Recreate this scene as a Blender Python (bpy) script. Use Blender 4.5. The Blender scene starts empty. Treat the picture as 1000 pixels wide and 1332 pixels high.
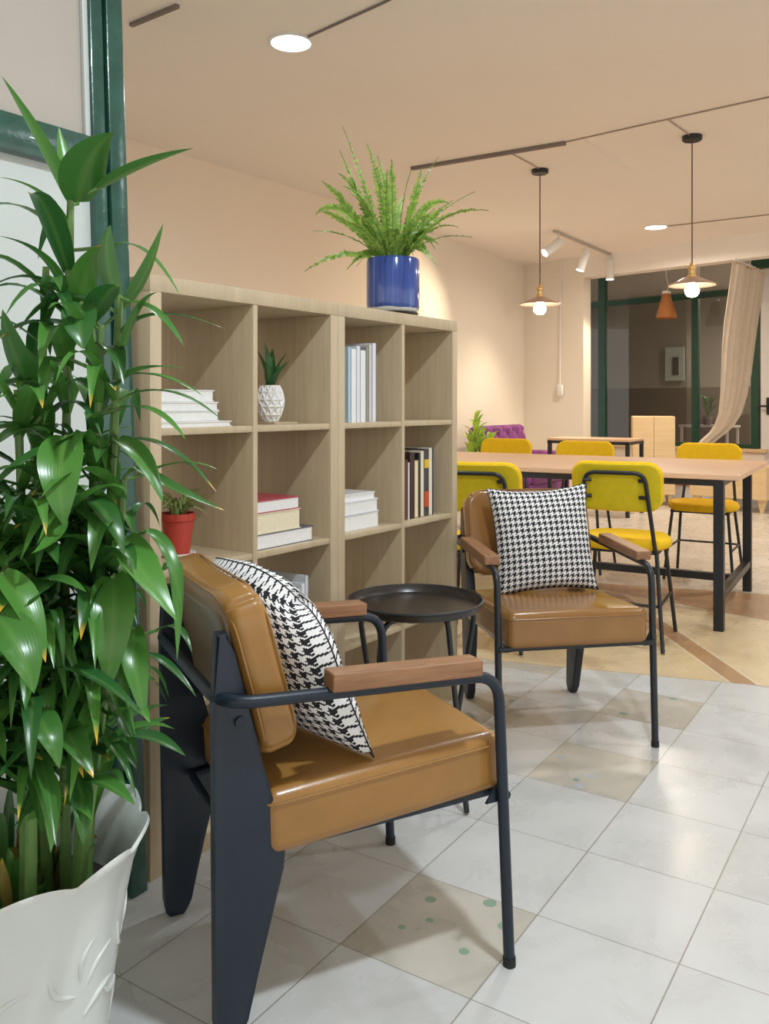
import bpy, bmesh, math, random
from mathutils import Vector, Matrix
D = bpy.data
SC = bpy.context.scene
COL = SC.collection
R = math.radians
PI = math.pi

# ------------------------------------------------------------------ camera, world, exposure
cam_data = D.cameras.new('camera')
cam = D.objects.new('camera', cam_data); COL.objects.link(cam)
cam.location = (0, 0, 1.11)
cam.rotation_euler = (R(90), 0, 0)
cam_data.sensor_fit = 'VERTICAL'
cam_data.sensor_height = 36
cam_data.sensor_width = 27
cam_data.lens = 36*1117/1332
cam_data.shift_y = -0.10586
cam_data.clip_start = 0.05
SC.camera = cam
SC.view_settings.view_transform = 'Standard'
SC.view_settings.look = 'None'
SC.view_settings.exposure = 0.42
SC.view_settings.gamma = 1
SC.view_settings.use_curve_mapping = False

WORLD_COL, WORLD_STR = (1.0, 0.96, 0.91), 1.0
w = D.worlds.new('world'); SC.world = w; w.use_nodes = True
w.node_tree.nodes['Background'].inputs[0].default_value = (*WORLD_COL, 1)
w.node_tree.nodes['Background'].inputs[1].default_value = WORLD_STR

# power (W) and colour of the lamps built further down
DOWN_NEAR = (11, (0.82, 0.92, 1.0))      # lamps around the armchairs
DOWN_FAR = (26, (1.0, 0.90, 0.76))
BULB = 42
SPOT = (85, (1.0, 0.84, 0.62))
CH = 2.85                                # ceiling height

# ------------------------------------------------------------------ node helpers
def new_mat(name):
    m = D.materials.new(name); m.use_nodes = True
    nt = m.node_tree
    return m, nt, nt.nodes['Principled BSDF']
def N(nt, kind, **kw):
    n = nt.nodes.new(kind)
    for k, v in kw.items():
        if k.startswith('i_'): n.inputs[k[2:].replace('_', ' ')].default_value = v
        elif k.startswith('n_'): n.inputs[int(k[2:])].default_value = v
        else: setattr(n, k, v)
    return n
def L(nt, a, b): nt.links.new(a, b)
def rgba(c): return (*c, 1) if len(c) == 3 else c
def mathn(nt, op, a, b=None, c=None):
    n = nt.nodes.new('ShaderNodeMath'); n.operation = op
    for i, v in enumerate((a, b, c)):
        if v is None: continue
        if isinstance(v, (int, float)): n.inputs[i].default_value = v
        else: nt.links.new(v, n.inputs[i])
    return n.outputs[0]
def mixc(nt, f, a, b, mode='MIX'):
    n = nt.nodes.new('ShaderNodeMix'); n.data_type = 'RGBA'; n.blend_type = mode
    for s, v in ((n.inputs[0], f), (n.inputs[6], a), (n.inputs[7], b)):
        if isinstance(v, (int, float)): s.default_value = v
        elif isinstance(v, tuple): s.default_value = rgba(v)
        else: nt.links.new(v, s)
    return n.outputs[2]
def ramp(nt, fac, stops):
    n = nt.nodes.new('ShaderNodeValToRGB'); e = n.color_ramp.elements
    while len(e) < len(stops): e.new(0.5)
    for el, (p, c) in zip(e, stops): el.position = p; el.color = rgba(c)
    nt.links.new(fac, n.inputs[0]); return n.outputs[0]
def bump(nt, bs, h, strength=0.2, dist=0.01):
    b = N(nt, 'ShaderNodeBump'); b.inputs['Strength'].default_value = strength; b.inputs['Distance'].default_value = dist
    L(nt, h, b.inputs['Height']); L(nt, b.outputs[0], bs.inputs['Normal'])
def coords(nt, scale=(1, 1, 1), rot=(0, 0, 0), loc=(0, 0, 0), kind='Object'):
    t = N(nt, 'ShaderNodeTexCoord'); m = N(nt, 'ShaderNodeMapping')
    m.inputs['Scale'].default_value = scale; m.inputs['Rotation'].default_value = rot; m.inputs['Location'].default_value = loc
    L(nt, t.outputs[kind], m.inputs[0]); return m.outputs[0]
def noise(nt, vec, scale, detail=4, rough=0.55, dist=0):
    n = N(nt, 'ShaderNodeTexNoise'); n.inputs['Scale'].default_value = scale; n.inputs['Detail'].default_value = detail
    n.inputs['Roughness'].default_value = rough; n.inputs['Distortion'].default_value = dist
    L(nt, vec, n.inputs['Vector']); return n.outputs['Fac']
def plain(name, col, rough=0.5, metal=0.0, var=0.08, nscale=8, bmp=0.0, bscale=60, coat=0.0):
    m, nt, bs = new_mat(name)
    v = coords(nt)
    c2 = tuple(max(0, x*(1-var)) for x in col)
    L(nt, ramp(nt, noise(nt, v, nscale), [(0.3, c2), (0.7, col)]), bs.inputs['Base Color'])
    bs.inputs['Roughness'].default_value = rough; bs.inputs['Metallic'].default_value = metal
    bs.inputs['Coat Weight'].default_value = coat
    if bmp: bump(nt, bs, noise(nt, v, bscale, 3), bmp, 0.003)
    return m
def wood(name, light, dark, scale=(1, 1, 1), rough=0.45, big=3.0):
    """grain runs along the axis whose scale is smallest"""
    m, nt, bs = new_mat(name)
    v = coords(nt, scale)
    a = noise(nt, v, big, 6, 0.6, 0.6); b = noise(nt, v, big*7, 3, 0.5)
    f = mathn(nt, 'ADD', mathn(nt, 'MULTIPLY', a, 0.75), mathn(nt, 'MULTIPLY', b, 0.25))
    L(nt, ramp(nt, f, [(0.32, dark), (0.68, light)]), bs.inputs['Base Color'])
    bs.inputs['Roughness'].default_value = rough
    bump(nt, bs, b, 0.08, 0.002)
    return m
def emit(name, col, strength):
    m, nt, bs = new_mat(name)
    bs.inputs['Base Color'].default_value = rgba(col)
    bs.inputs['Emission Color'].default_value = rgba(col); bs.inputs['Emission Strength'].default_value = strength
    return m

M = {}
M['ceiling'] = plain('ceiling paint', (0.89, 0.83, 0.76), 0.9, var=0.02, nscale=1.5)
M['peach_wall'] = plain('peach wall paint', (0.86, 0.74, 0.60), 0.85, var=0.03, nscale=1.2)
M['cream_wall'] = plain('cream wall paint', (0.84, 0.77, 0.66), 0.85, var=0.03, nscale=1.2)
M['white_board'] = plain('white painted board', (0.58, 0.63, 0.61), 0.35, var=0.03, nscale=2, coat=0.3)
M['green_paint'] = plain('glossy green enamel', (0.022, 0.10, 0.075), 0.22, var=0.35, nscale=20, bmp=0.25, bscale=45, coat=0.4)
M['far_green'] = plain('dark green frame paint', (0.012, 0.075, 0.045), 0.35, var=0.2)
M['black_metal'] = plain('black powder coated steel', (0.014, 0.017, 0.022), 0.38, var=0.2, nscale=30)
M['navy_steel'] = plain('blue black sheet steel', (0.007, 0.016, 0.031), 0.42, var=0.15, nscale=10)
M['tray_metal'] = plain('dark brown tray metal', (0.030, 0.024, 0.020), 0.28, var=0.3, nscale=12)
M['white_plastic'] = plain('white plastic', (0.8, 0.79, 0.77), 0.4, var=0.02)
M['brass'] = plain('brass', (0.75, 0.5, 0.2), 0.28, 0.9, var=0.1)
M['shade_metal'] = plain('pale copper shade', (0.55, 0.40, 0.33), 0.35, 0.5, var=0.1)
M['cord'] = plain('brown cord', (0.16, 0.10, 0.09), 0.8)
M['shelf'] = wood('pale oak laminate', (0.56, 0.455, 0.305), (0.45, 0.355, 0.225), (14, 14, 0.8), 0.5, 3)
M['arm_wood'] = wood('walnut arm wood', (0.40, 0.205, 0.095), (0.19, 0.085, 0.04), (34, 2.0, 34), 0.42, 3)
M['desk_wood'] = wood('peach oak tabletop', (0.80, 0.54, 0.36), (0.68, 0.43, 0.27), (1.2, 18, 18), 0.35, 2)
M['ply'] = wood('honey plywood', (0.82, 0.62, 0.36), (0.72, 0.52, 0.28), (1, 8, 8), 0.45, 3)
M['yellow'] = plain('mustard yellow fabric', (0.90, 0.56, 0.005), 0.85, var=0.10, nscale=40, bmp=0.25, bscale=300)
M['yellow_back'] = plain('olive yellow fabric', (0.70, 0.55, 0.006), 0.8, var=0.12, nscale=30, bmp=0.25, bscale=300)
M['page'] = plain('book pages', (0.80, 0.80, 0.78), 0.9, var=0.08, nscale=90)
M['cream_page'] = plain('cream pages', (0.80, 0.72, 0.52), 0.9, var=0.08, nscale=90)
M['soil'] = plain('dark soil', (0.018, 0.012, 0.010), 0.95, var=0.5, nscale=60, bmp=0.8, bscale=80)
M['terracotta'] = plain('terracotta tile', (0.55, 0.26, 0.13), 0.6, var=0.12)
M['white_tile'] = plain('white step tile', (0.75, 0.76, 0.78), 0.4, var=0.05)
M['stalk'] = plain('plant stalk', (0.14, 0.27, 0.07), 0.5, var=0.3, nscale=30)
M['curtain'] = plain('beige linen', (0.72, 0.61, 0.48), 0.9, var=0.08, nscale=20, bmp=0.3, bscale=250)
M['outer_wall'] = plain('taupe plaster', (0.44, 0.41, 0.36), 0.9, var=0.1, nscale=1)
M['outer_low'] = plain('brown dado paint', (0.20, 0.165, 0.135), 0.8, var=0.1, nscale=1)
M['rubber'] = plain('black rubber', (0.01, 0.01, 0.01), 0.7)

# leather
def leather(name, c1, c2, rough):
    m, nt, bs = new_mat(name)
    v = coords(nt)
    L(nt, ramp(nt, noise(nt, v, 5, 4), [(0.3, c1), (0.7, c2)]), bs.inputs['Base Color'])
    bs.inputs['Roughness'].default_value = rough
    bs.inputs['Coat Weight'].default_value = 0.25; bs.inputs['Coat Roughness'].default_value = 0.15
    vo = N(nt, 'ShaderNodeTexVoronoi'); vo.inputs['Scale'].default_value = 420; L(nt, v, vo.inputs['Vector'])
    f = mathn(nt, 'ADD', mathn(nt, 'MULTIPLY', vo.outputs['Distance'], 0.25), noise(nt, v, 22, 3, 0.5, 1.0))
    bump(nt, bs, f, 0.12, 0.004)
    return m
M['leather'] = leather('caramel leather', (0.28, 0.135, 0.030), (0.38, 0.190, 0.046), 0.33)
M['leather_rear'] = leather('shaded grey brown leather', (0.20, 0.13, 0.06), (0.27, 0.18, 0.09), 0.35)  # shade on the rear of the backs, put into the leather colour
M['leather_tan'] = leather('brown leather', (0.235, 0.108, 0.026), (0.31, 0.145, 0.036), 0.26)

# houndstooth weave from four dark and four light threads in a twill
def houndstooth(n):
    m, nt, bs = new_mat('houndstooth cloth')
    t = N(nt, 'ShaderNodeTexCoord'); s = N(nt, 'ShaderNodeSeparateXYZ'); L(nt, t.outputs['UV'], s.inputs[0])
    x = mathn(nt, 'FLOOR', mathn(nt, 'MULTIPLY', s.outputs[0], n*8)); y = mathn(nt, 'FLOOR', mathn(nt, 'MULTIPLY', s.outputs[1], n*8))
    def fm(a, k): return mathn(nt, 'FLOORED_MODULO', a, k)
    A = mathn(nt, 'LESS_THAN', fm(x, 8), 3.5); B = mathn(nt, 'LESS_THAN', fm(y, 8), 3.5)
    T = mathn(nt, 'LESS_THAN', fm(mathn(nt, 'ADD', x, y), 4), 1.5)
    f = mathn(nt, 'ADD', mathn(nt, 'MULTIPLY', T, A), mathn(nt, 'MULTIPLY', mathn(nt, 'SUBTRACT', 1.0, T), B))
    L(nt, mixc(nt, f, (0.82, 0.82, 0.82), (0.012, 0.012, 0.016)), bs.inputs['Base Color'])
    bs.inputs['Roughness'].default_value = 0.9
    return m
M['hound'] = houndstooth(18)

# leaf: colour by leaf (random per island), paler midrib, some yellow dry tips
def leaf_mat(name, c1, c2, rough=0.3, tips=0.35, stripe=0.35):
    m, nt, bs = new_mat(name)
    g = N(nt, 'ShaderNodeNewGeometry'); t = N(nt, 'ShaderNodeTexCoord'); s = N(nt, 'ShaderNodeSeparateXYZ')
    L(nt, t.outputs['UV'], s.inputs[0])
    rnd = g.outputs['Random Per Island']
    base = ramp(nt, rnd, [(0.0, c1), (1.0, c2)])
    mid = mathn(nt, 'SUBTRACT', 1.0, mathn(nt, 'MULTIPLY', mathn(nt, 'ABSOLUTE', mathn(nt, 'SUBTRACT', s.outputs[0], 0.5)), 7.0))
    mid = mathn(nt, 'MULTIPLY', mathn(nt, 'MAXIMUM', mid, 0.0), stripe)
    c = mixc(nt, mid, base, (0.30, 0.48, 0.12))
    wv = N(nt, 'ShaderNodeTexWave'); wv.inputs['Scale'].default_value = 4.5; wv.bands_direction = 'X'
    L(nt, t.outputs['UV'], wv.inputs['Vector'])
    c = mixc(nt, mathn(nt, 'MULTIPLY', wv.outputs['Fac'], 0.25), c, mixc(nt, 1.0, base, (0.55, 0.62, 0.5), 'MULTIPLY'))
    has = mathn(nt, 'LESS_THAN', mathn(nt, 'FLOORED_MODULO', mathn(nt, 'MULTIPLY', rnd, 37.7), 1.0), tips)
    tp = mathn(nt, 'MULTIPLY', has, ramp(nt, s.outputs[1], [(0.90, (0, 0, 0)), (0.97, (1, 1, 1))]))
    c = mixc(nt, tp, c, (0.72, 0.45, 0.05))
    L(nt, c, bs.inputs['Base Color'])
    bs.inputs['Roughness'].default_value = rough
    bs.inputs['Transmission Weight'].default_value = 0.0
    bs.inputs['Subsurface Weight'].default_value = 0.0
    bump(nt, bs, wv.outputs['Fac'], 0.05, 0.001)
    # light coming through the blade
    tr = N(nt, 'ShaderNodeBsdfTranslucent'); L(nt, c, tr.inputs[0])
    mx = N(nt, 'ShaderNodeMixShader'); mx.inputs[0].default_value = 0.22
    out = nt.nodes['Material Output']
    L(nt, bs.outputs[0], mx.inputs[1]); L(nt, tr.outputs[0], mx.inputs[2]); L(nt, mx.outputs[0], out.inputs[0])
    return m
M['leaf'] = leaf_mat('dracaena leaf', (0.026, 0.115, 0.028), (0.10, 0.29, 0.05), 0.28, 0.20, 0.18)
M['dry_leaf'] = leaf_mat('drying leaf', (0.30, 0.28, 0.05), (0.40, 0.25, 0.07), 0.6, 0.8)
M['fern_leaf'] = leaf_mat('fern leaflet', (0.20, 0.40, 0.06), (0.50, 0.68, 0.14), 0.5, 0.0)
M['snake_leaf'] = leaf_mat('snake plant leaf', (0.03, 0.12, 0.04), (0.07, 0.2, 0.06), 0.35, 0.0, 0.2)
M['spider_leaf'] = leaf_mat('spider plant leaf', (0.12, 0.22, 0.05), (0.45, 0.52, 0.2), 0.4, 0.0, 0.8)
M['lime_leaf'] = leaf_mat('bright cane leaf', (0.36, 0.60, 0.05), (0.62, 0.80, 0.12), 0.4, 0.0)

# floor: pale marbled tiles, a few beige ones with green chips, a honey coloured inlay further in
def floor_mat():
    m, nt, bs = new_mat('floor tiles')
    ang = math.atan2(0.839, 0.544)              # tile rows run this way
    t = N(nt, 'ShaderNodeTexCoord'); geo = t.outputs['Object']
    sp = N(nt, 'ShaderNodeSeparateXYZ'); L(nt, geo, sp.inputs[0]); X, Y = sp.outputs[0], sp.outputs[1]
    def lin(a, b, c):       # a*X + b*Y + c
        return mathn(nt, 'ADD', mathn(nt, 'ADD', mathn(nt, 'MULTIPLY', X, a), mathn(nt, 'MULTIPLY', Y, b)), c)
    ca, sa = math.cos(ang), math.sin(ang)
    x0, y0 = 0.3315, 1.864
    TU, TV = 0.314, 0.300
    U = lin(ca/TU, sa/TU, -(x0*ca+y0*sa)/TU); V = lin(-sa/TV, ca/TV, (x0*sa-y0*ca)/TV)
    def edge(a, wdt):
        f = mathn(nt, 'FLOORED_MODULO', a, 1.0)
        d = mathn(nt, 'MINIMUM', f, mathn(nt, 'SUBTRACT', 1.0, f))
        return mathn(nt, 'LESS_THAN', d, wdt)
    iu, iv = mathn(nt, 'FLOOR', U), mathn(nt, 'FLOOR', V)
    cmb = N(nt, 'ShaderNodeCombineXYZ'); L(nt, iu, cmb.inputs[0]); L(nt, iv, cmb.inputs[1])
    wn = N(nt, 'ShaderNodeTexWhiteNoise'); L(nt, cmb.outputs[0], wn.inputs['Vector'])
    rnd = wn.outputs['Value']
    off = N(nt, 'ShaderNodeVectorMath', operation='MULTIPLY_ADD'); L(nt, wn.outputs['Color'], off.inputs[0]); off.inputs[1].default_value = (9, 9, 9); L(nt, geo, off.inputs[2])
    marb = noise(nt, off.outputs[0], 5, 5, 0.55, 0.5)
    c = ramp(nt, marb, [(0.2, (0.52, 0.53, 0.52)), (0.5, (0.60, 0.61, 0.60)), (0.8, (0.66, 0.67, 0.66))])
    c = mixc(nt, mathn(nt, 'MULTIPLY', rnd, 0.16), c, (0.52, 0.50, 0.45))
    # beige tiles with green chips
    sel = None
    for (i, j) in BEIGE:
        h = mathn(nt, 'MULTIPLY', mathn(nt, 'COMPARE', iu, float(i), 0.1), mathn(nt, 'COMPARE', iv, float(j), 0.1))
        sel = h if sel is None else mathn(nt, 'ADD', sel, h)
    vo = N(nt, 'ShaderNodeTexVoronoi'); vo.inputs['Scale'].default_value = 13; L(nt, geo, vo.inputs['Vector'])
    sepc = N(nt, 'ShaderNodeSeparateColor'); L(nt, vo.outputs['Color'], sepc.inputs[0])
    chip = mathn(nt, 'MULTIPLY', mathn(nt, 'LESS_THAN', vo.outputs['Distance'], 0.20), mathn(nt, 'LESS_THAN', sepc.outputs[0], 0.50))
    chip_c = mixc(nt, mathn(nt, 'LESS_THAN', sepc.outputs[1], 0.45), (0.25, 0.36, 0.28), (0.46, 0.50, 0.52))
    beige = ramp(nt, marb, [(0.3, (0.44, 0.42, 0.36)), (0.7, (0.56, 0.53, 0.46))])
    beige = mixc(nt, chip, beige, chip_c)
    c = mixc(nt, sel, c, beige)
    grout = mathn(nt, 'MAXIMUM', edge(U, 0.0042), edge(V, 0.0055))
    # dirt specks
    v2 = N(nt, 'ShaderNodeTexVoronoi'); v2.inputs['Scale'].default_value = 9; L(nt, geo, v2.inputs['Vector'])
    sc2 = N(nt, 'ShaderNodeSeparateColor'); L(nt, v2.outputs['Color'], sc2.inputs[0])
    speck = mathn(nt, 'MULTIPLY', mathn(nt, 'LESS_THAN', v2.outputs['Distance'], 0.032), mathn(nt, 'LESS_THAN', sc2.outputs[1], 0.5))
    c = mixc(nt, mathn(nt, 'MULTIPLY', speck, 0.55), c, (0.22, 0.20, 0.16))
    c = mixc(nt, mathn(nt, 'MULTIPLY', grout, 0.75), c, (0.24, 0.21, 0.17))
    # honey inlay: everything beyond the line through (0.653,3.647) and (1.508,3.37)
    def side(x1, y1, x2, y2):   # >0 beyond the line
        nx, ny = -(y2-y1), (x2-x1); l = math.hypot(nx, ny); nx /= l; ny /= l
        return lin(nx, ny, -(nx*x1+ny*y1))
    s1 = side(0.653, 3.647, 1.508, 3.37)
    s2 = side(1.647, 4.84, 1.947, 4.35); s2 = side(1.45, 4.93, 2.05, 4.28)
    s3 = side(1.60, 5.22, 2.238, 5.0)
    hn = noise(nt, geo, 3.5, 5, 0.6, 0.8)
    honey = ramp(nt, hn, [(0.2, (0.62, 0.48, 0.28)), (0.8, (0.72, 0.59, 0.38))])
    brown = ramp(nt, hn, [(0.2, (0.40, 0.235, 0.125)), (0.8, (0.50, 0.32, 0.19))])
    tanx = ramp(nt, hn, [(0.15, (0.60, 0.53, 0.44)), (0.7, (0.70, 0.64, 0.56))])
    # diagonal brown band through the inlay
    db = side(1.43, 3.30, 1.37, 4.50)
    band = mathn(nt, 'LESS_THAN', mathn(nt, 'ABSOLUTE', db), 0.045)
    bl = mathn(nt, 'COMPARE', mathn(nt, 'ABSOLUTE', db), 0.050, 0.006)
    honey = mixc(nt, band, honey, brown); honey = mixc(nt, mathn(nt, 'MULTIPLY', bl, 0.7), honey, (0.75, 0.66, 0.5))
    inl = mixc(nt, mathn(nt, 'GREATER_THAN', s2, 0.0), honey, brown)
    inl = mixc(nt, mathn(nt, 'GREATER_THAN', s3, 0.0), inl, mixc(nt, mathn(nt, 'MULTIPLY', grout, 0.4), tanx, (0.40, 0.33, 0.25)))
    for sdd, wd in ((s1, 0.008), (s2, 0.012), (s3, 0.010)):
        ln = mathn(nt, 'COMPARE', sdd, 0.0, wd)
        inl = mixc(nt, mathn(nt, 'MULTIPLY', ln, 0.6), inl, (0.30, 0.26, 0.22) if sdd is s1 else (0.70, 0.62, 0.48))
    c = mixc(nt, mathn(nt, 'GREATER_THAN', s1, 0.0), c, inl)
    L(nt, c, bs.inputs['Base Color'])
    L(nt, ramp(nt, marb, [(0.3, (0.22, 0.22, 0.22)), (0.7, (0.36, 0.36, 0.36))]), bs.inputs['Roughness'])
    bump(nt, bs, mathn(nt, 'SUBTRACT', mathn(nt, 'MULTIPLY', marb, 0.15), grout), 0.25, 0.002)
    return m
BEIGE = [(-1, 0), (2, 0), (4, 0), (3, 2), (5, 2), (6, -1), (-3, 2)]
M['floor'] = floor_mat()

# thin clear glass
def glass():
    m, nt, bs = new_mat('clear glass')
    nt.nodes.remove(bs)
    tr = N(nt, 'ShaderNodeBsdfTransparent'); tr.inputs[0].default_value = (0.80, 0.80, 0.78, 1)
    gl = N(nt, 'ShaderNodeBsdfGlossy'); gl.inputs['Roughness'].default_value = 0.02
    fr = N(nt, 'ShaderNodeFresnel'); fr.inputs[0].default_value = 1.5
    mx = N(nt, 'ShaderNodeMixShader')
    L(nt, fr.outputs[0], mx.inputs[0]); L(nt, tr.outputs[0], mx.inputs[1]); L(nt, gl.outputs[0], mx.inputs[2])
    L(nt, mx.outputs[0], nt.nodes['Material Output'].inputs[0])
    return m
M['glass'] = glass()

# ------------------------------------------------------------------ mesh helpers
def BM():
    b = bmesh.new(); b.loops.layers.uv.new('UVMap'); return b
def link(name, b, mat, parent=None, smooth=True, angle=40, kind=None):
    me = D.meshes.new(name); bmesh.ops.recalc_face_normals(b, faces=b.faces[:]) if kind != 'keep' else None
    b.to_mesh(me); b.free(); me.materials.append(M[mat] if isinstance(mat, str) else mat)
    for p in me.polygons: p.use_smooth = smooth
    if smooth:
        try: me.set_sharp_from_angle(angle=R(angle))
        except Exception: pass
    o = D.objects.new(name, me); COL.objects.link(o)
    if parent: o.parent = parent
    return o
def thing(name, label, cat, loc=(0, 0, 0), rz=0, group=None):
    o = D.objects.new(name, None); COL.objects.link(o); o.empty_display_size = 0.1
    o.location = loc; o.rotation_euler = (0, 0, rz)
    return tag(o, label, cat, group)
def tag(o, label=None, cat=None, group=None):
    if label: o['label'] = label
    if cat: o['category'] = cat
    if group: o['group'] = group
    return o
def struct(name, b, mat, parent=None, **k):
    o = link(name, b, mat, parent, **k)
    if not parent: o['kind'] = 'structure'
    return o
def dup(root, label, loc=None, rz=None, group=None):
    r = root.copy(); COL.objects.link(r)
    if loc is not None: r.location = loc
    if rz is not None: r.rotation_euler = (0, 0, rz)
    r['label'] = label
    if group: r['group'] = group
    for ch in list(root.children):
        c = ch.copy(); COL.objects.link(c); c.parent = r
        for g in list(ch.children):
            d = g.copy(); COL.objects.link(d); d.parent = c
    return r
def box(b, c, s, bev=0.0, rot=None, seg=2):
    """c centre, s full size"""
    mt = Matrix.Translation(c) @ (rot.to_4x4() if rot else Matrix()) @ Matrix.Diagonal((*s, 1))
    r = bmesh.ops.create_cube(b, size=1, matrix=mt)
    if bev:
        es = list({e for v in r['verts'] for e in v.link_edges})
        bmesh.ops.bevel(b, geom=es, offset=bev, segments=seg, affect='EDGES', profile=0.5)
def roundbox(b, h, r, nin=6, nr=4, fn=None, mt=None):
    """soft box; h half sizes, r edge radius, fn moves each point"""
    ax = []
    for k in range(3):
        ri = min(r, h[k]*0.999)
        z = [ri*math.tan(PI/4*i/nr) for i in range(nr+1)]
        inner = h[k]-ri
        mid = [(-inner + 2*inner*i/nin) for i in range(1, nin)] if inner > 1e-4 else []
        a = [-(inner+t) for t in reversed(z)] + mid + [(inner+t) for t in z]
        if inner <= 1e-4: a = [-(t) for t in reversed(z)] + list(z[1:])
        ax.append(a)
    vs = {}
    def vert(i, j, k):
        key = (i, j, k)
        if key not in vs:
            p = [ax[0][i], ax[1][j], ax[2][k]]
            q = [max(-(h[n]-min(r, h[n])), min(h[n]-min(r, h[n]), p[n])) for n in range(3)]
            d = Vector([p[n]-q[n] for n in range(3)])
            P = Vector(q) + (d.normalized()*r if d.length > 1e-9 else Vector())
            if fn: P = Vector(fn(P))
            if mt: P = mt @ P
            vs[key] = b.verts.new(P)
        return vs[key]
    n = [len(a)-1 for a in ax]
    for (u, v, wax) in ((0, 1, 2), (1, 2, 0), (2, 0, 1)):
        for side in (0, n[wax]):
            for i in range(n[u]):
                for j in range(n[v]):
                    idx = []
                    for (di, dj) in ((0, 0), (1, 0), (1, 1), (0, 1)):
                        t = [0, 0, 0]; t[u] = i+di; t[v] = j+dj; t[wax] = side; idx.append(vert(*t))
                    if side == 0: idx.reverse()
                    try: b.faces.new(idx)
                    except ValueError: pass
def fillet(pts, rad, n=6):
    pts = [Vector(p) for p in pts]; out = [pts[0]]
    for i in range(1, len(pts)-1):
        a, p, c = pts[i-1], pts[i], pts[i+1]
        r = rad[i] if isinstance(rad, (list, tuple)) else rad
        d1 = (a-p); d2 = (c-p); t = min(r, d1.length*0.49, d2.length*0.49)
        p1 = p + d1.normalized()*t; p2 = p + d2.normalized()*t
        for k in range(n+1):
            s = k/n; out.append(p1*(1-s)**2 + p*2*s*(1-s) + p2*s*s)
    out.append(pts[-1]); return out
def tube(b, pts, r, sides=10, closed=False, caps=True):
    pts = [Vector(p) for p in pts]; n = len(pts); rings = []; up = None
    for i, p in enumerate(pts):
        if closed: t = pts[(i+1) % n]-pts[i-1]
        else: t = pts[min(i+1, n-1)]-pts[max(i-1, 0)]
        t.normalize()
        if up is None:
            up = Vector((0, 0, 1)) if abs(t.z) < 0.9 else Vector((1, 0, 0))
        up = (up - t*up.dot(t)).normalized(); sd = t.cross(up)
        rr = r[i] if isinstance(r, (list, tuple)) else r
        rings.append([b.verts.new(p + (up*math.cos(2*PI*k/sides) + sd*math.sin(2*PI*k/sides))*rr) for k in range(sides)])
    m = n if closed else n-1
    for i in range(m):
        A, B = rings[i], rings[(i+1) % n]
        for k in range(sides): b.faces.new((A[k], A[(k+1) % sides], B[(k+1) % sides], B[k]))
    if caps and not closed:
        b.faces.new(rings[0][::-1]); b.faces.new(rings[-1])
def lathe(b, prof, c=(0, 0, 0), seg=32, fn=None):
    rings = []
    for (r, z) in prof:
        ring = []
        for k in range(seg):
            a = 2*PI*k/seg; rr, zz = (fn(r, z, a) if fn else (r, z))
            ring.append(b.verts.new((c[0]+rr*math.cos(a), c[1]+rr*math.sin(a), c[2]+zz)))
        rings.append(ring)
    for A, B in zip(rings, rings[1:]):
        for k in range(seg): b.faces.new((A[k], A[(k+1) % seg], B[(k+1) % seg], B[k]))
    if prof[0][0] > 1e-6: b.faces.new(rings[0][::-1])
    if prof[-1][0] > 1e-6: b.faces.new(rings[-1])
def prism(b, poly, t, place, bev=0.0):
    """poly 2D list; place(u, v, w) -> Vector; w in -t/2..t/2"""
    A = [b.verts.new(place(u, v, -t/2)) for u, v in poly]; B = [b.verts.new(place(u, v, t/2)) for u, v in poly]
    n = len(poly); fs = [b.faces.new(A[::-1]), b.faces.new(B)]
    for i in range(n): fs.append(b.faces.new((A[i], A[(i+1) % n], B[(i+1) % n], B[i])))
    if bev:
        es = list({e for f in fs[:2] for e in f.edges})
        bmesh.ops.bevel(b, geom=es, offset=bev, segments=2, affect='EDGES', profile=0.5)
def leaf(b, p0, p1, p2, wd, fold=0.25, n=9, tip=2.2, side=None, start=0.25):
    """blade along a quadratic curve; v runs to the tip"""
    p0, p1, p2 = Vector(p0), Vector(p1), Vector(p2); uv = b.loops.layers.uv.verify()
    rows = []; last = side
    for i in range(n+1):
        s = i/n; p = p0*(1-s)**2 + p1*2*s*(1-s) + p2*s*s
        t = ((p1-p0)*(1-s) + (p2-p1)*s); t.normalize()
        sd = t.cross(Vector((0, 0, 1)))
        if last is not None:
            if sd.length < 0.35: sd = last - t*last.dot(t)
            elif sd.dot(last) < 0: sd = -sd
            sd = (sd.normalized()*0.5 + (last - t*last.dot(t))*0.5)
        if sd.length < 1e-3: sd = Vector((1, 0, 0))
        sd.normalize(); last = sd
        nn = sd.cross(t)
        if nn.z < 0: nn = -nn
        prof = (math.sin(PI*min(1, (s*0.93+0.07))**0.75))**0.8 if s < 1 else 0.0
        prof = max(prof, start*(1-s)*1.2) if s < 0.3 else prof
        hw = wd/2*prof
        if i == n: rows.append([b.verts.new(p)]*4); continue
        rows.append([b.verts.new(p - sd*hw + nn*hw*fold), b.verts.new(p - sd*hw*0.35 - nn*hw*fold*0.2),
                     b.verts.new(p + sd*hw*0.35 - nn*hw*fold*0.2), b.verts.new(p + sd*hw + nn*hw*fold)])
    us = (0, 0.33, 0.67, 1)
    for i in range(n):
        for k in range(3):
            q = [(rows[i][k], us[k], i/n), (rows[i][k+1], us[k+1], i/n), (rows[i+1][k+1], us[k+1], (i+1)/n), (rows[i+1][k], us[k], (i+1)/n)]
            if i == n-1: q = q[:3]
            try: f = b.faces.new([x[0] for x in q])
            except ValueError: continue
            for lp, x in zip(f.loops, q): lp[uv].uv = (x[1], x[2])

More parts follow.
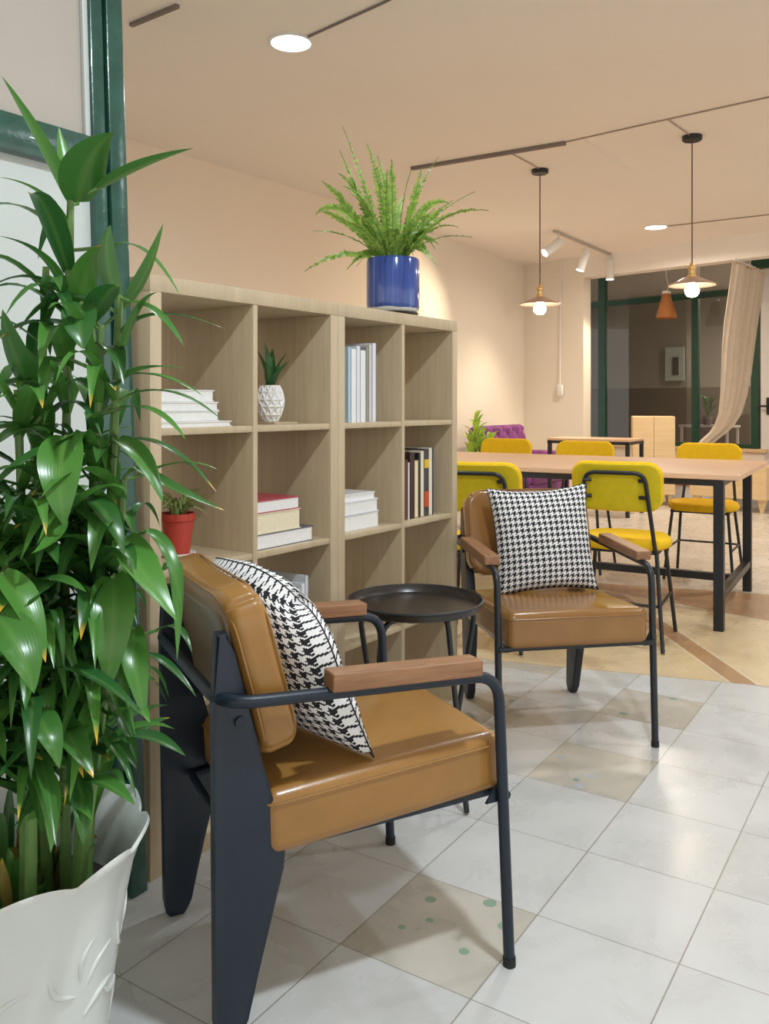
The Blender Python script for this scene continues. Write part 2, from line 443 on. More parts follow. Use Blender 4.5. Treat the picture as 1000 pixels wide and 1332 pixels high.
# ------------------------------------------------------------------ the room
S_ANG = math.atan2(0.816, 0.577)          # direction the bookshelves, partition and left wall run in
SX = Vector((0.577, 0.816, 0)); SW = Vector((-0.816, 0.577, 0))      # along the shelf, into the shelf
S0 = Vector((-0.543, 1.99, 0))            # near bottom corner of the shelf front
def SL(s, wd, z): return S0 + SX*s + SW*wd + Vector((0, 0, z))

b = BM(); box(b, (1.5, 6, -0.05), (14, 20, 0.1)); struct('floor', b, 'floor', smooth=False)
b = BM(); box(b, (1.5, 6.0, CH+0.05), (14, 20, 0.1)); struct('ceiling', b, 'ceiling', smooth=False)

def wall(name, p, q, z0, z1, t, mat, sgn=1):
    """wall slab; its visible face runs from p to q, thickness to the left of p->q times sgn"""
    p = Vector((*p, 0)); q = Vector((*q, 0)); d = (q-p); l = d.length; d.normalize(); nrm = Vector((-d.y, d.x, 0))*sgn
    b = BM(); c = (p+q)/2 + nrm*t/2; c.z = (z0+z1)/2
    box(b, c, (l, t, z1-z0), rot=Matrix.Rotation(math.atan2(d.y, d.x), 3, 'Z'))
    return struct(name, b, mat, smooth=False)
wall('wall_left', (-5.5, 0.58), (0.36, 8.38), 0, CH, 0.15, 'peach_wall')
wall('wall_back_left', (0.30, 8.50), (1.755, 10.795), 0, CH, 0.15, 'cream_wall')
# far wall: pillar, lintel beam, platform, glazed front set back behind the beam
dn = Vector((1, 1, 0)).normalized(); dt = Vector((1, -1, 0)).normalized()
def FA(a, x):                # point on the line X+Y=a at X=x
    return (x, a-x)
wall('wall_far', FA(12.55, 1.75), FA(12.55, 2.36), 0, CH, 0.16, 'cream_wall')
wall('trim_1', FA(12.55, 2.36), FA(12.55, 7.5), 2.605, CH, 0.18, 'ceiling')
wall('trim_2', FA(13.20, 2.05), FA(13.20, 8), 0, 0.17, 0.45, 'white_tile')
wall('trim_3', FA(13.19, 2.05), FA(13.19, 8), 0.17, 0.185, 1.6, 'terracotta')
wall('trim_4', FA(14.45, 2.0), FA(14.45, 4.43), 0.185, 0.54, 0.12, 'cream_wall')
wall('trim_5', FA(14.40, 2.0), FA(14.40, 4.43), 0.54, 0.575, 0.16, 'ply')
wall('baseboard_far', FA(12.53, 1.80), FA(12.53, 2.36), 0, 0.10, 0.018, 'white_plastic')
wall('baseboard_left', (0.42, 8.685), (1.74, 10.77), 0, 0.10, 0.012, 'white_plastic', -1)
wall('wall_right_far', FA(14.52, 5.15), FA(14.52, 9.0), 0, CH, 0.15, 'cream_wall')
wall('trim_7', FA(14.52, 4.40), FA(14.52, 5.15), 2.60, CH, 0.10, 'cream_wall')
# glazed front: green frame and its panes
GA = 14.55
fr = BM(); rotF = Matrix.Rotation(R(-45), 3, 'Z')
def post(bm, x, z0, z1, wd=0.10, dp=0.07, a=GA):
    c = Vector((*FA(a, x), (z0+z1)/2)); box(bm, c, (wd, dp, z1-z0), rot=rotF, bev=0.004)
for x in (2.95, 4.39): post(fr, x, 0.575, 2.85, 0.11 if x < 4 else 0.09)
post(fr, 3.87, 0.575, 2.45, 0.085)
post(fr, 2.05, 0.575, 2.85, 0.08)
for z in (2.45, 0.60):
    p = Vector((*FA(GA, 2.05), z)); q = Vector((*FA(GA, 4.39), z)); c = (p+q)/2
    box(fr, c, ((q-p).length, 0.05, 0.07 if z > 1 else 0.05), rot=rotF)
win = struct('window_1', fr, 'far_green', smooth=False)
for k, (xa, xb) in enumerate(((2.09, 2.90), (3.0, 3.83), (3.91, 4.34))):
    for (za, zb) in ((0.62, 2.42), (2.48, 2.84)):
        p = Vector((*FA(GA, xa), 0)); q = Vector((*FA(GA, xb), 0)); c = (p+q)/2; c.z = (za+zb)/2
        b = BM(); box(b, c, ((q-p).length, 0.006, zb-za), rot=rotF); link('pane', b, 'glass', win, smooth=False)
# green lintel piece on the right and the white door
b = BM(); box(b, Vector((*FA(14.3, 4.75), 2.75)), (1.3, 0.08, 0.16), rot=rotF, bev=0.005); struct('trim_6', b, 'far_green', smooth=False)
b = BM()
def dbox(bm, xa, xb, za, zb, a=GA, t=0.06):
    p = Vector((*FA(a, xa), 0)); q = Vector((*FA(a, xb), 0)); c = (p+q)/2; c.z = (za+zb)/2
    box(bm, c, ((q-p).length, t, zb-za), rot=rotF, bev=0.004)
dbox(b, 4.44, 4.56, 0.185, 2.60); dbox(b, 5.03, 5.15, 0.185, 2.60); dbox(b, 4.56, 5.03, 0.185, 0.78); dbox(b, 4.56, 5.03, 2.4, 2.60)
door = struct('door_1', b, 'white_plastic', smooth=False)
b = BM(); dbox(b, 4.56, 5.03, 0.78, 2.4, t=0.006); link('pane', b, 'glass', door, smooth=False)
b = BM(); hp = Vector((*FA(GA-0.07, 4.47), 1.08))
tube(b, [hp, hp - dn*0.05, hp - dn*0.05 - dt*0.11], 0.012, 8)
box(b, hp, (0.035, 0.012, 0.20), rot=rotF)
link('door_handle', b, 'black_metal', door)
b = BM(); c = Vector((*FA(GA+0.30, 4.85), 1.22)); box(b, c, (0.34, 0.02, 0.46), rot=rotF, bev=0.004)
o = link('notice_board', b, plain('red board', (0.30, 0.02, 0.02), 0.6)); tag(o, 'dark red board hanging behind the pane of the white door', 'board')

# the dim room beyond the glass
wall('wall_beyond', FA(18.2, 2.4), FA(18.2, 8.5), 1.36, CH, 0.12, 'outer_wall')
wall('wall_beyond_low', FA(18.18, 2.4), FA(18.18, 8.5), 0, 1.36, 0.12, 'outer_low')['kind'] = 'structure'
wall('wall_beyond_left', (1.95, 12.52), (3.0, 15.2), 0, CH, 0.12, 'outer_wall')
b = BM(); dbox(b, 4.465, 4.69, 1.47, 2.0, a=18.12, t=0.03)
pf = thing('framed_print', 'pale framed print with a dark oval on the wall behind the glass', 'picture', (0, 0, 0))
link('print', b, plain('pale print', (0.62, 0.70, 0.68), 0.6), pf, smooth=False)
b = BM(); dbox(b, 4.54, 4.61, 1.56, 1.84, a=18.08, t=0.012); link('oval', b, plain('print figure', (0.10, 0.09, 0.08), 0.6), pf, smooth=False)
pf = thing('framed_poster', 'narrow pink framed poster seen through the glass beside the cream pillar', 'picture', (0, 0, 0))
b = BM(); dbox(b, 2.86, 3.06, 1.50, 2.22, a=15.8, t=0.03); link('frame', b, plain('poster frame', (0.30, 0.18, 0.12), 0.5), pf, smooth=False)
b = BM(); dbox(b, 2.88, 3.04, 1.53, 2.19, a=15.77, t=0.02); link('poster', b, plain('pink poster', (0.60, 0.36, 0.27), 0.6), pf, smooth=False)

t = thing('passage_table', 'small white table standing in the passage beyond the glass', 'table', (4.50, 11.9, 0), R(-45))
b = BM(); box(b, (0, 0, 0.80), (0.7, 0.4, 0.03)); link('tabletop', b, 'white_plastic', t, smooth=False)
for sx in (-1, 1):
    for sy in (-1, 1):
        b = BM(); box(b, (sx*0.32, sy*0.17, 0.39), (0.03, 0.03, 0.78)); link('leg', b, 'white_plastic', t, smooth=False)
t = thing('passage_plant', 'small dark potted plant on the white table beyond the glass', 'potted plant', (4.46, 11.85, 0.815))
b = BM(); lathe(b, [(0, 0), (0.05, 0), (0.07, 0.12), (0, 0.12)], seg=16); link('pot', b, 'outer_low', t)
b = BM(); r4 = random.Random(2)
for k in range(36):
    a = r4.uniform(0, 2*PI); d = Vector((math.cos(a), math.sin(a), 0)); h = r4.uniform(0.1, 0.30)
    leaf(b, (0, 0, 0.12), d*0.05 + Vector((0, 0, 0.14+h)), d*r4.uniform(0.05, 0.15) + Vector((0, 0, 0.12+h)), 0.05, 0.2, 5)
link('foliage', b, 'snake_leaf', t, angle=180)

# partition of white boards in a green steel frame, leaning a touch away from the shelf
part = D.objects.new('wall_partition', None); COL.objects.link(part); part['kind'] = 'structure'
part.location = (-0.538, 1.958, 0)
part.rotation_euler = (Matrix.Rotation(R(-2.6), 3, SX) @ Matrix.Rotation(S_ANG, 3, 'Z')).to_euler()
def pbox(name, s0, s1, w0, w1, z0, z1, mat, bev=0.004):
    b = BM(); box(b, ((s0+s1)/2, (w0+w1)/2, (z0+z1)/2), (s1-s0, w1-w0, z1-z0), bev=bev); return link(name, b, mat, part)
pbox('frame_post', -0.046, 0.0, 0.0, 0.05, 0.0, 2.89, 'green_paint')
pbox('frame_stile', -0.086, -0.051, 0.006, 0.05, 0.03, 2.89, 'green_paint')
pbox('frame_rail', -1.5, -0.086, 0.0, 0.05, 1.632, 1.712, 'green_paint')
pbox('frame_rail', -1.5, -0.086, 0.006, 0.05, 0.0, 0.07, 'green_paint')
pbox('board', -1.5, -0.086, 0.026, 0.04, 0.07, 1.632, 'white_board', 0)
pbox('board', -1.5, -0.086, 0.026, 0.04, 1.712, 2.89, plain('grey beige board', (0.46, 0.42, 0.37), 0.3, var=0.02), 0)
pbox('bead', -0.100, -0.086, 0.014, 0.026, 1.712, 2.89, 'white_board', 0.002)

# surface conduit and thin cables on the ceiling
def cable(label, pts, r, mat='cord', name='ceiling_cable'):
    b = BM(); tube(b, [Vector((x, y, CH-r)) for x, y in pts], r, 6); o = link(name, b, mat)
    return tag(o, label, 'cable', None)
M['cable'] = plain('taupe cable cover', (0.42, 0.33, 0.26), 0.8)
M['trunk'] = plain('grey cable trunking', (0.20, 0.16, 0.14), 0.6)
b = BM()
pa, pb_ = Vector((0.20, 6.32, CH-0.011)), Vector((1.20, 5.70, CH-0.011))
box(b, (pa+pb_)/2, ((pb_-pa).length, 0.035, 0.022), rot=Matrix.Rotation(math.atan2((pb_-pa).y, (pb_-pa).x), 3, 'Z'))
tag(link('cable_trunking', b, 'trunk', smooth=False), 'dark trunking strip across the ceiling above the fern', 'trunking')
cable('thin cable running on from the dark trunking towards the right', [(1.20, 5.70), (1.72, 5.25), (2.9, 4.25)], 0.005, 'cable')
cable('short cable feeding the left pendant from the trunking', [(0.86, 5.93), (1.156, 6.36)], 0.005, 'cable')
cable('short cable feeding the right pendant lamp', [(1.726, 5.24), (1.98, 5.56)], 0.005, 'cable')
cable('faint cable line on the ceiling between both pendants', [(1.30, 5.63), (1.80, 6.35)], 0.004, 'ceiling')
cable('cable running right from the far recessed downlight', [(2.76, 8.40), (3.8, 7.7)], 0.006, 'cable')
b = BM()
pa, pb_ = Vector((-1.16, 3.93, CH-0.008)), Vector((-0.90, 3.74, CH-0.008))
box(b, (pa+pb_)/2, ((pb_-pa).length, 0.02, 0.016), rot=Matrix.Rotation(math.atan2((pb_-pa).y, (pb_-pa).x), 3, 'Z'))
tag(link('cable_trunking', b, 'trunk', smooth=False), 'short grey trunking strip on the ceiling right of the green post', 'trunking')
cable('thin cable running right from the near ceiling downlight', [(-0.36, 4.06), (-0.018, 3.73), (0.25, 3.45)], 0.006, 'trunk')

# recessed downlights
def downlight(x, y, label, power, col, r=0.092, group=None):
    t = thing('downlight', label, 'ceiling light', (x, y, CH), 0, group)
    b = BM(); lathe(b, [(r+0.018, 0.0), (r+0.02, -0.006), (r+0.004, -0.010), (r, -0.004), (r, 0.0)], seg=40); link('trim_ring', b, 'white_plastic', t)
    b = BM(); lathe(b, [(0.0, -0.003), (r, -0.003), (r, -0.001), (0, -0.001)], seg=40); link('diffuser', b, emit('downlight glow', (0.92, 0.97, 1.0), 9), t)
    ld = D.lights.new('lamp', 'AREA'); ld.shape = 'DISK'; ld.size = r*1.7; ld.energy = power; ld.color = col; ld.spread = R(165)
    lo = D.objects.new('lamp_light', ld); COL.objects.link(lo); lo.parent = t; lo.location = (0, 0, -0.014)
    return t
downlight(-0.45, 4.13, 'round white downlight in the near ceiling above the left wall', *DOWN_NEAR)
downlight(2.67, 8.45, 'small round downlight in the far ceiling beside the right pendant', *DOWN_FAR, r=0.10)
downlight(1.03, 3.44, 'round ceiling downlight above the armchair facing the viewer', *DOWN_NEAR)
downlight(0.60, 0.95, 'round ceiling downlight above the viewer', DOWN_NEAR[0]*2.6, DOWN_NEAR[1])
downlight(2.50, 2.70, 'round ceiling downlight right of the seats', *DOWN_NEAR)
downlight(5.3, 11.2, 'added ceiling fill light for the passage beyond the glass', 40, (1.0, 0.88, 0.74))  # added to brighten the dim room behind the panes
downlight(3.9, 5.6, 'added unseen ceiling fill light right of the long table', *DOWN_FAR)  # out of view, added for more light around the table

# pendants
def pendant(x, y, label, zb):
    t = thing('pendant_lamp', label, 'pendant lamp', (x, y, 0), 0, 'pendant lamps over the long table')
    b = BM(); lathe(b, [(0.0, CH), (0.063, CH), (0.063, CH-0.025), (0.055, CH-0.032), (0, CH-0.032)], seg=28); link('ceiling_rose', b, 'black_metal', t)
    b = BM(); tube(b, [(0, 0, CH-0.03), (0, 0, zb+0.13)], 0.0045, 6); link('cord', b, 'cord', t)
    b = BM(); lathe(b, [(0, zb+0.145), (0.012, zb+0.14), (0.016, zb+0.12), (0.027, zb+0.115), (0.027, zb+0.098), (0.021, zb+0.095), (0.021, zb+0.065), (0.030, zb+0.06), (0.030, zb+0.048), (0, zb+0.045)], seg=20); link('socket', b, 'brass', t)
    b = BM(); lathe(b, [(0.022, zb+0.052), (0.06, zb+0.040), (0.10, zb+0.020), (0.150, zb-0.002), (0.152, zb-0.006), (0.148, zb-0.008), (0.10, zb+0.014), (0.06, zb+0.034), (0.022, zb+0.046)], seg=36)
    link('lamp_shade', b, 'shade_metal', t)
    b = BM(); lathe(b, [(0, zb+0.04), (0.016, zb+0.035), (0.022, zb+0.01), (0.036, zb-0.010), (0.046, zb-0.035), (0.043, zb-0.058), (0.028, zb-0.077), (0, zb-0.084)], seg=24)
    link('bulb', b, emit('warm bulb', (1.0, 0.80, 0.56), BULB), t)
pendant(1.156, 6.39, 'left pendant lamp with a flat pale metal shade', 1.855)
pendant(2.0, 5.585, 'right pendant lamp with a flat pale metal shade', 1.885)
# rattan shade by the glass
t = thing('rattan_pendant', 'small orange rattan cone lamp hanging in front of the glass', 'pendant lamp', (3.36, 10.24, 0))
b = BM(); lathe(b, [(0.045, 2.42), (0.06, 2.36), (0.125, 2.13), (0.120, 2.13), (0.055, 2.36), (0.040, 2.42)], seg=24); link('lamp_shade', b, plain('orange rattan', (0.52, 0.20, 0.06), 0.7, var=0.4, nscale=60), t)
b = BM(); tube(b, [(0, 0, 2.42), (0.03, 0.0, 2.52), (0.0, 0.01, 2.62), (0, 0, CH)], 0.005, 6); link('cord', b, 'white_plastic', t)
b = BM(); lathe(b, [(0, 2.46), (0.05, 2.45), (0.05, 2.42), (0, 2.42)], seg=16); link('cap', b, 'white_plastic', t)

# track with three spots
t = thing('lighting_track', 'white ceiling track in the far left corner', 'track', (0, 0, 0))
pa, pb_ = Vector((1.70, 8.60, CH-0.012)), Vector((2.66, 10.02, CH-0.012)); td = (pb_-pa)
b = BM(); box(b, (pa+pb_)/2, (td.length, 0.035, 0.024), rot=Matrix.Rotation(math.atan2(td.y, td.x), 3, 'Z')); link('rail', b, plain('grey white rail', (0.5, 0.45, 0.4), 0.5), t, smooth=False)
def spot(frac, aim, label, on=True):
    p = pa + td*frac; p.z = CH-0.024; q = p + Vector((0, 0, -0.09)); d = Vector(aim).normalized()
    t = thing('track_spot', label, 'spotlight', p, 0, 'spotlights on the ceiling track')
    b = BM(); tube(b, [(0, 0, 0), (0, 0, -0.09)], 0.012, 8); link('stem', b, 'white_plastic', t)
    b = BM(); z = Vector((0, 0, -0.09)); tube(b, [z - d*0.03, z + d*0.19], 0.048, 20); link('barrel', b, 'white_plastic', t)
    b = BM(); tube(b, [z + d*0.1905, z + d*0.193], 0.040, 20); link('lens', b, emit('spot lens', (1, 0.93, 0.82), 10), t)
    if on:
        ld = D.lights.new('lamp', 'SPOT'); ld.energy = SPOT[0]; ld.color = SPOT[1]; ld.spot_size = R(90); ld.spot_blend = 1.0; ld.shadow_soft_size = 0.04
        lo = D.objects.new('lamp_light', ld); COL.objects.link(lo); lo.parent = t; lo.location = z + d*0.21
        lo.rotation_euler = d.to_track_quat('-Z', 'Y').to_euler()
spot(0.06, (-0.80, -0.25, -0.60), 'left white spot of the ceiling track, tilted towards the left wall')
spot(0.50, (-0.30, 0.05, -0.9), 'middle white spot of the ceiling track, pointing down and slightly left')
spot(0.94, (0.02, 0.0, -1.0), 'right white spot of the ceiling track, pointing straight down')

# switch on the far pillar
t = thing('wall_socket', 'small white switch box on the cream pillar', 'switch', (0, 0, 0))
c = Vector((*FA(12.50, 2.12), 1.27)); b = BM(); box(b, c, (0.075, 0.035, 0.13), rot=rotF, bev=0.008); link('cover', b, 'white_plastic', t)
b = BM(); tube(b, [c + Vector((0, 0, 0.06)), c + Vector((0, 0, CH-1.27-0.02)) + dn*0.02], 0.006, 6); link('conduit', b, 'white_plastic', t)

# ------------------------------------------------------------------ bookshelves
SH = 1.41; SD = 0.385; UW = 0.70; PT = 0.034; DV = 0.017
RH = (SH - 2*0.038 - 3*DV)/4
ROWZ = [0.038 + i*(RH+DV) for i in range(4)]        # top of the board under row i (from the floor)
def shelf_unit(s, label):
    t = thing('cube_shelf', label, 'bookshelf', SL(s, 0, 0), S_ANG, 'open oak cube shelves')
    def pb(name, x0, x1, z0, z1, w0=0, w1=SD):
        b = BM(); box(b, ((x0+x1)/2, (w0+w1)/2, (z0+z1)/2), (x1-x0, w1-w0, z1-z0), bev=0.0015); link(name, b, 'shelf', t)
    pb('side_panel', 0, PT, 0, SH-0.038); pb('side_panel', UW-PT, UW, 0, SH-0.038)
    pb('top_panel', 0, UW, SH-0.038, SH); pb('bottom_panel', PT, UW-PT, 0.0, 0.038)
    mid = UW/2
    pb('divider', mid-DV/2, mid+DV/2, 0.038, SH-0.038, 0.001, SD-0.001)
    for i in range(1, 4):
        z = ROWZ[i]
        for (x0, x1) in ((PT, mid-DV/2), (mid+DV/2, UW-PT)): pb('shelf_board', x0, x1, z-DV, z, 0.003, SD-0.003)
shelf_unit(0.0, 'open oak cube shelf nearest the green post, four cells tall')
shelf_unit(UW+0.001, 'open oak cube shelf on the right, beside the round side table')
CX = [PT, UW/2+DV/2, UW+PT, UW*1.5+DV/2]            # left side of each column
CW = UW/2-DV/2-PT

# books: cover and pages
PALETTE = {}
def cover_mat(c):
    if c not in PALETTE: PALETTE[c] = plain('book cover', c, 0.45, var=0.05)
    return PALETTE[c]
def book(loc, size, col, label, group, rz=0.0, standing=False, page='page', fore=False):
    """size (along shelf, into shelf, height). flat book: spine along the shelf front; standing: thin along the shelf"""
    t = thing('book', label, 'book', loc, S_ANG+rz, group)
    lx, ly, lz = size; c = 0.0025
    b = BM(); pg = BM()
    if standing:
        for x in (c/2, lx-c/2): box(b, (x, ly/2, lz/2), (c, ly, lz))
        box(b, (lx/2, (c/2 if not fore else ly-c/2), lz/2), (lx, c, lz))
        box(pg, (lx/2, ly/2 + (0.001 if not fore else -0.003), lz/2), (lx-2*c, ly-0.008, lz-0.006))
    else:
        for z in (c/2, lz-c/2): box(b, (lx/2, ly/2, z), (lx, ly, c))
        box(b, (lx/2, (ly-c/2), lz/2), (lx, c, lz))
        box(pg, (lx/2, ly/2-0.002, lz/2), (lx-0.008, ly-0.008, lz-2*c))
    link('cover', b, cover_mat(col), t, smooth=False); link('pages', pg, page, t, smooth=False)
    return t
W_, G_, K_ = (0.80, 0.81, 0.80), (0.55, 0.57, 0.58), (0.02, 0.02, 0.025)
# top row, first column: pile of magazines
z = ROWZ[3]
for k, (h, l, dd, c, dx, lab) in enumerate(((0.014, 0.245, 0.25, W_, 0.02, 'thin white magazine at the bottom of the pile in the top left cell'),
        (0.026, 0.215, 0.24, (0.72, 0.73, 0.72), 0.0, 'thick white book second from the bottom in the top left pile'),
        (0.022, 0.21, 0.24, W_, 0.008, 'white book second from the top in the top left pile'),
        (0.030, 0.205, 0.23, (0.74, 0.75, 0.74), 0.0, 'topmost white book of the pile in the top left cell'))):
    book(SL(CX[0]+0.006+dx*0.3, 0.03+0.004*k, z), (l, dd, h), c, lab, 'white books in the top left cell', rz=0.02*(k % 2)); z += h+0.0005
# second row, second column: three books
z = ROWZ[2]
for (h, l, dd, c, pg, lab, dx) in ((0.042, 0.245, 0.26, (0.10, 0.11, 0.15), 'page', 'thick book with dark cover at the bottom of the three book pile', 0.0),
        (0.056, 0.19, 0.23, (0.76, 0.68, 0.48), 'cream_page', 'cream coloured thick book in the middle of the three book pile', 0.0),
        (0.034, 0.185, 0.22, (0.45, 0.07, 0.09), 'page', 'book with a dark red cover on top of the three book pile', -0.0)):
    book(SL(CX[1]+0.006+dx, 0.02, z), (l, dd, h), c, lab, 'pile of three books in the second column', page=pg); z += h+0.0005
# second row, third column
z = ROWZ[2]
for k, (h, l, c, lab) in enumerate(((0.050, 0.215, G_, 'thick white book at the bottom of the pile in the third column'),
        (0.040, 0.215, (0.75, 0.77, 0.80), 'white book in the middle of the pile in the third column'), (0.022, 0.205, W_, 'slim white book on top of the pile in the third column'))):
    book(SL(CX[2]+0.004, 0.03+0.004*k, z), (l, 0.25, h), c, lab, 'white book pile in the third column'); z += h+0.0005
# top row, third column: standing white books
x = CX[2]+0.040
for (wd, h, c, dd, lab) in ((0.016, 0.232, (0.42, 0.58, 0.68), 0.02, 'pale blue standing book, leftmost in the top third cell'), (0.026, 0.228, W_, 0.02, 'wide white standing book beside the pale blue one'),
        (0.020, 0.238, (0.70, 0.72, 0.82), 0.02, 'lilac white standing book, third in the top third cell'), (0.028, 0.226, (0.78, 0.80, 0.78), 0.02, 'thick white standing book in the middle of the top third cell'),
        (0.014, 0.238, (0.30, 0.29, 0.27), 0.02, 'thin dark grey standing book among the white ones'), (0.018, 0.246, (0.60, 0.57, 0.52), 0.02, 'beige grey standing book, second from the right in the top third cell'),
        (0.020, 0.252, (0.72, 0.75, 0.86), 0.02, 'tall bluish white standing book, rightmost in the top third cell')):
    book(SL(x, dd, ROWZ[3]), (wd, 0.17, h), c, lab, 'standing books in the top third cell', standing=True); x += wd+0.001
# second row, fourth column
x = CX[3]+0.050
for (wd, h, c, pg, fore, lab) in ((0.020, 0.205, (0.10, 0.03, 0.03), 'page', False, 'dark maroon standing book, leftmost in the fourth column'), (0.010, 0.195, (0.75, 0.70, 0.68), 'page', False, 'thin pale standing book beside the maroon one'),
        (0.030, 0.228, (0.045, 0.02, 0.02), 'page', False, 'tall dark brown standing book in the fourth column'), (0.022, 0.200, (0.68, 0.50, 0.28), 'cream_page', True, 'tan standing book shorter than its dark neighbours'),
        (0.014, 0.225, K_, 'page', False, 'black standing book in the middle of the fourth column row'), (0.020, 0.232, (0.72, 0.66, 0.52), 'cream_page', True, 'cream standing book right of the black one'),
        (0.032, 0.236, (0.05, 0.05, 0.06), 'page', False, 'black standing book with yellow and red spine blocks'), (0.020, 0.240, (0.78, 0.74, 0.66), 'cream_page', True, 'pale standing book, second from the right in the fourth column'),
        (0.008, 0.240, (0.04, 0.045, 0.07), 'page', False, 'thin navy standing book, rightmost in the fourth column')):
    t = book(SL(x, 0.035, ROWZ[2]), (wd, 0.16, h), c, lab, 'standing books in the fourth column', standing=True, page=pg, fore=fore)
    if 'yellow and red' in lab:
        b = BM(); box(b, (wd/2, -0.001, 0.185), (wd-0.004, 0.002, 0.03)); link('spine_block', b, plain('yellow ink', (0.75, 0.50, 0.03), 0.5), t)
        b = BM(); box(b, (wd/2, -0.001, 0.06), (wd-0.004, 0.002, 0.055)); link('spine_block', b, plain('red ink', (0.55, 0.08, 0.03), 0.5), t)
    x += wd+0.001
# third row, second column: standing books behind the cushion
x = CX[1]+0.135
for (wd, h, c, lab) in ((0.03, 0.20, (0.55, 0.48, 0.34), 'tan standing book behind the houndstooth cushion'), (0.024, 0.21, W_, 'white standing book behind the houndstooth cushion'),
        (0.018, 0.205, (0.50, 0.54, 0.50), 'grey green standing book behind the cushion'), (0.016, 0.215, (0.78, 0.82, 0.86), 'bluish white standing book in the third row'),
        (0.014, 0.235, (0.70, 0.74, 0.80), 'tallest pale standing book at the right end of the third row')):
    book(SL(x, 0.03, ROWZ[1]), (wd, 0.17, h), c, lab, 'standing books in the third row', standing=True); x += wd+0.001

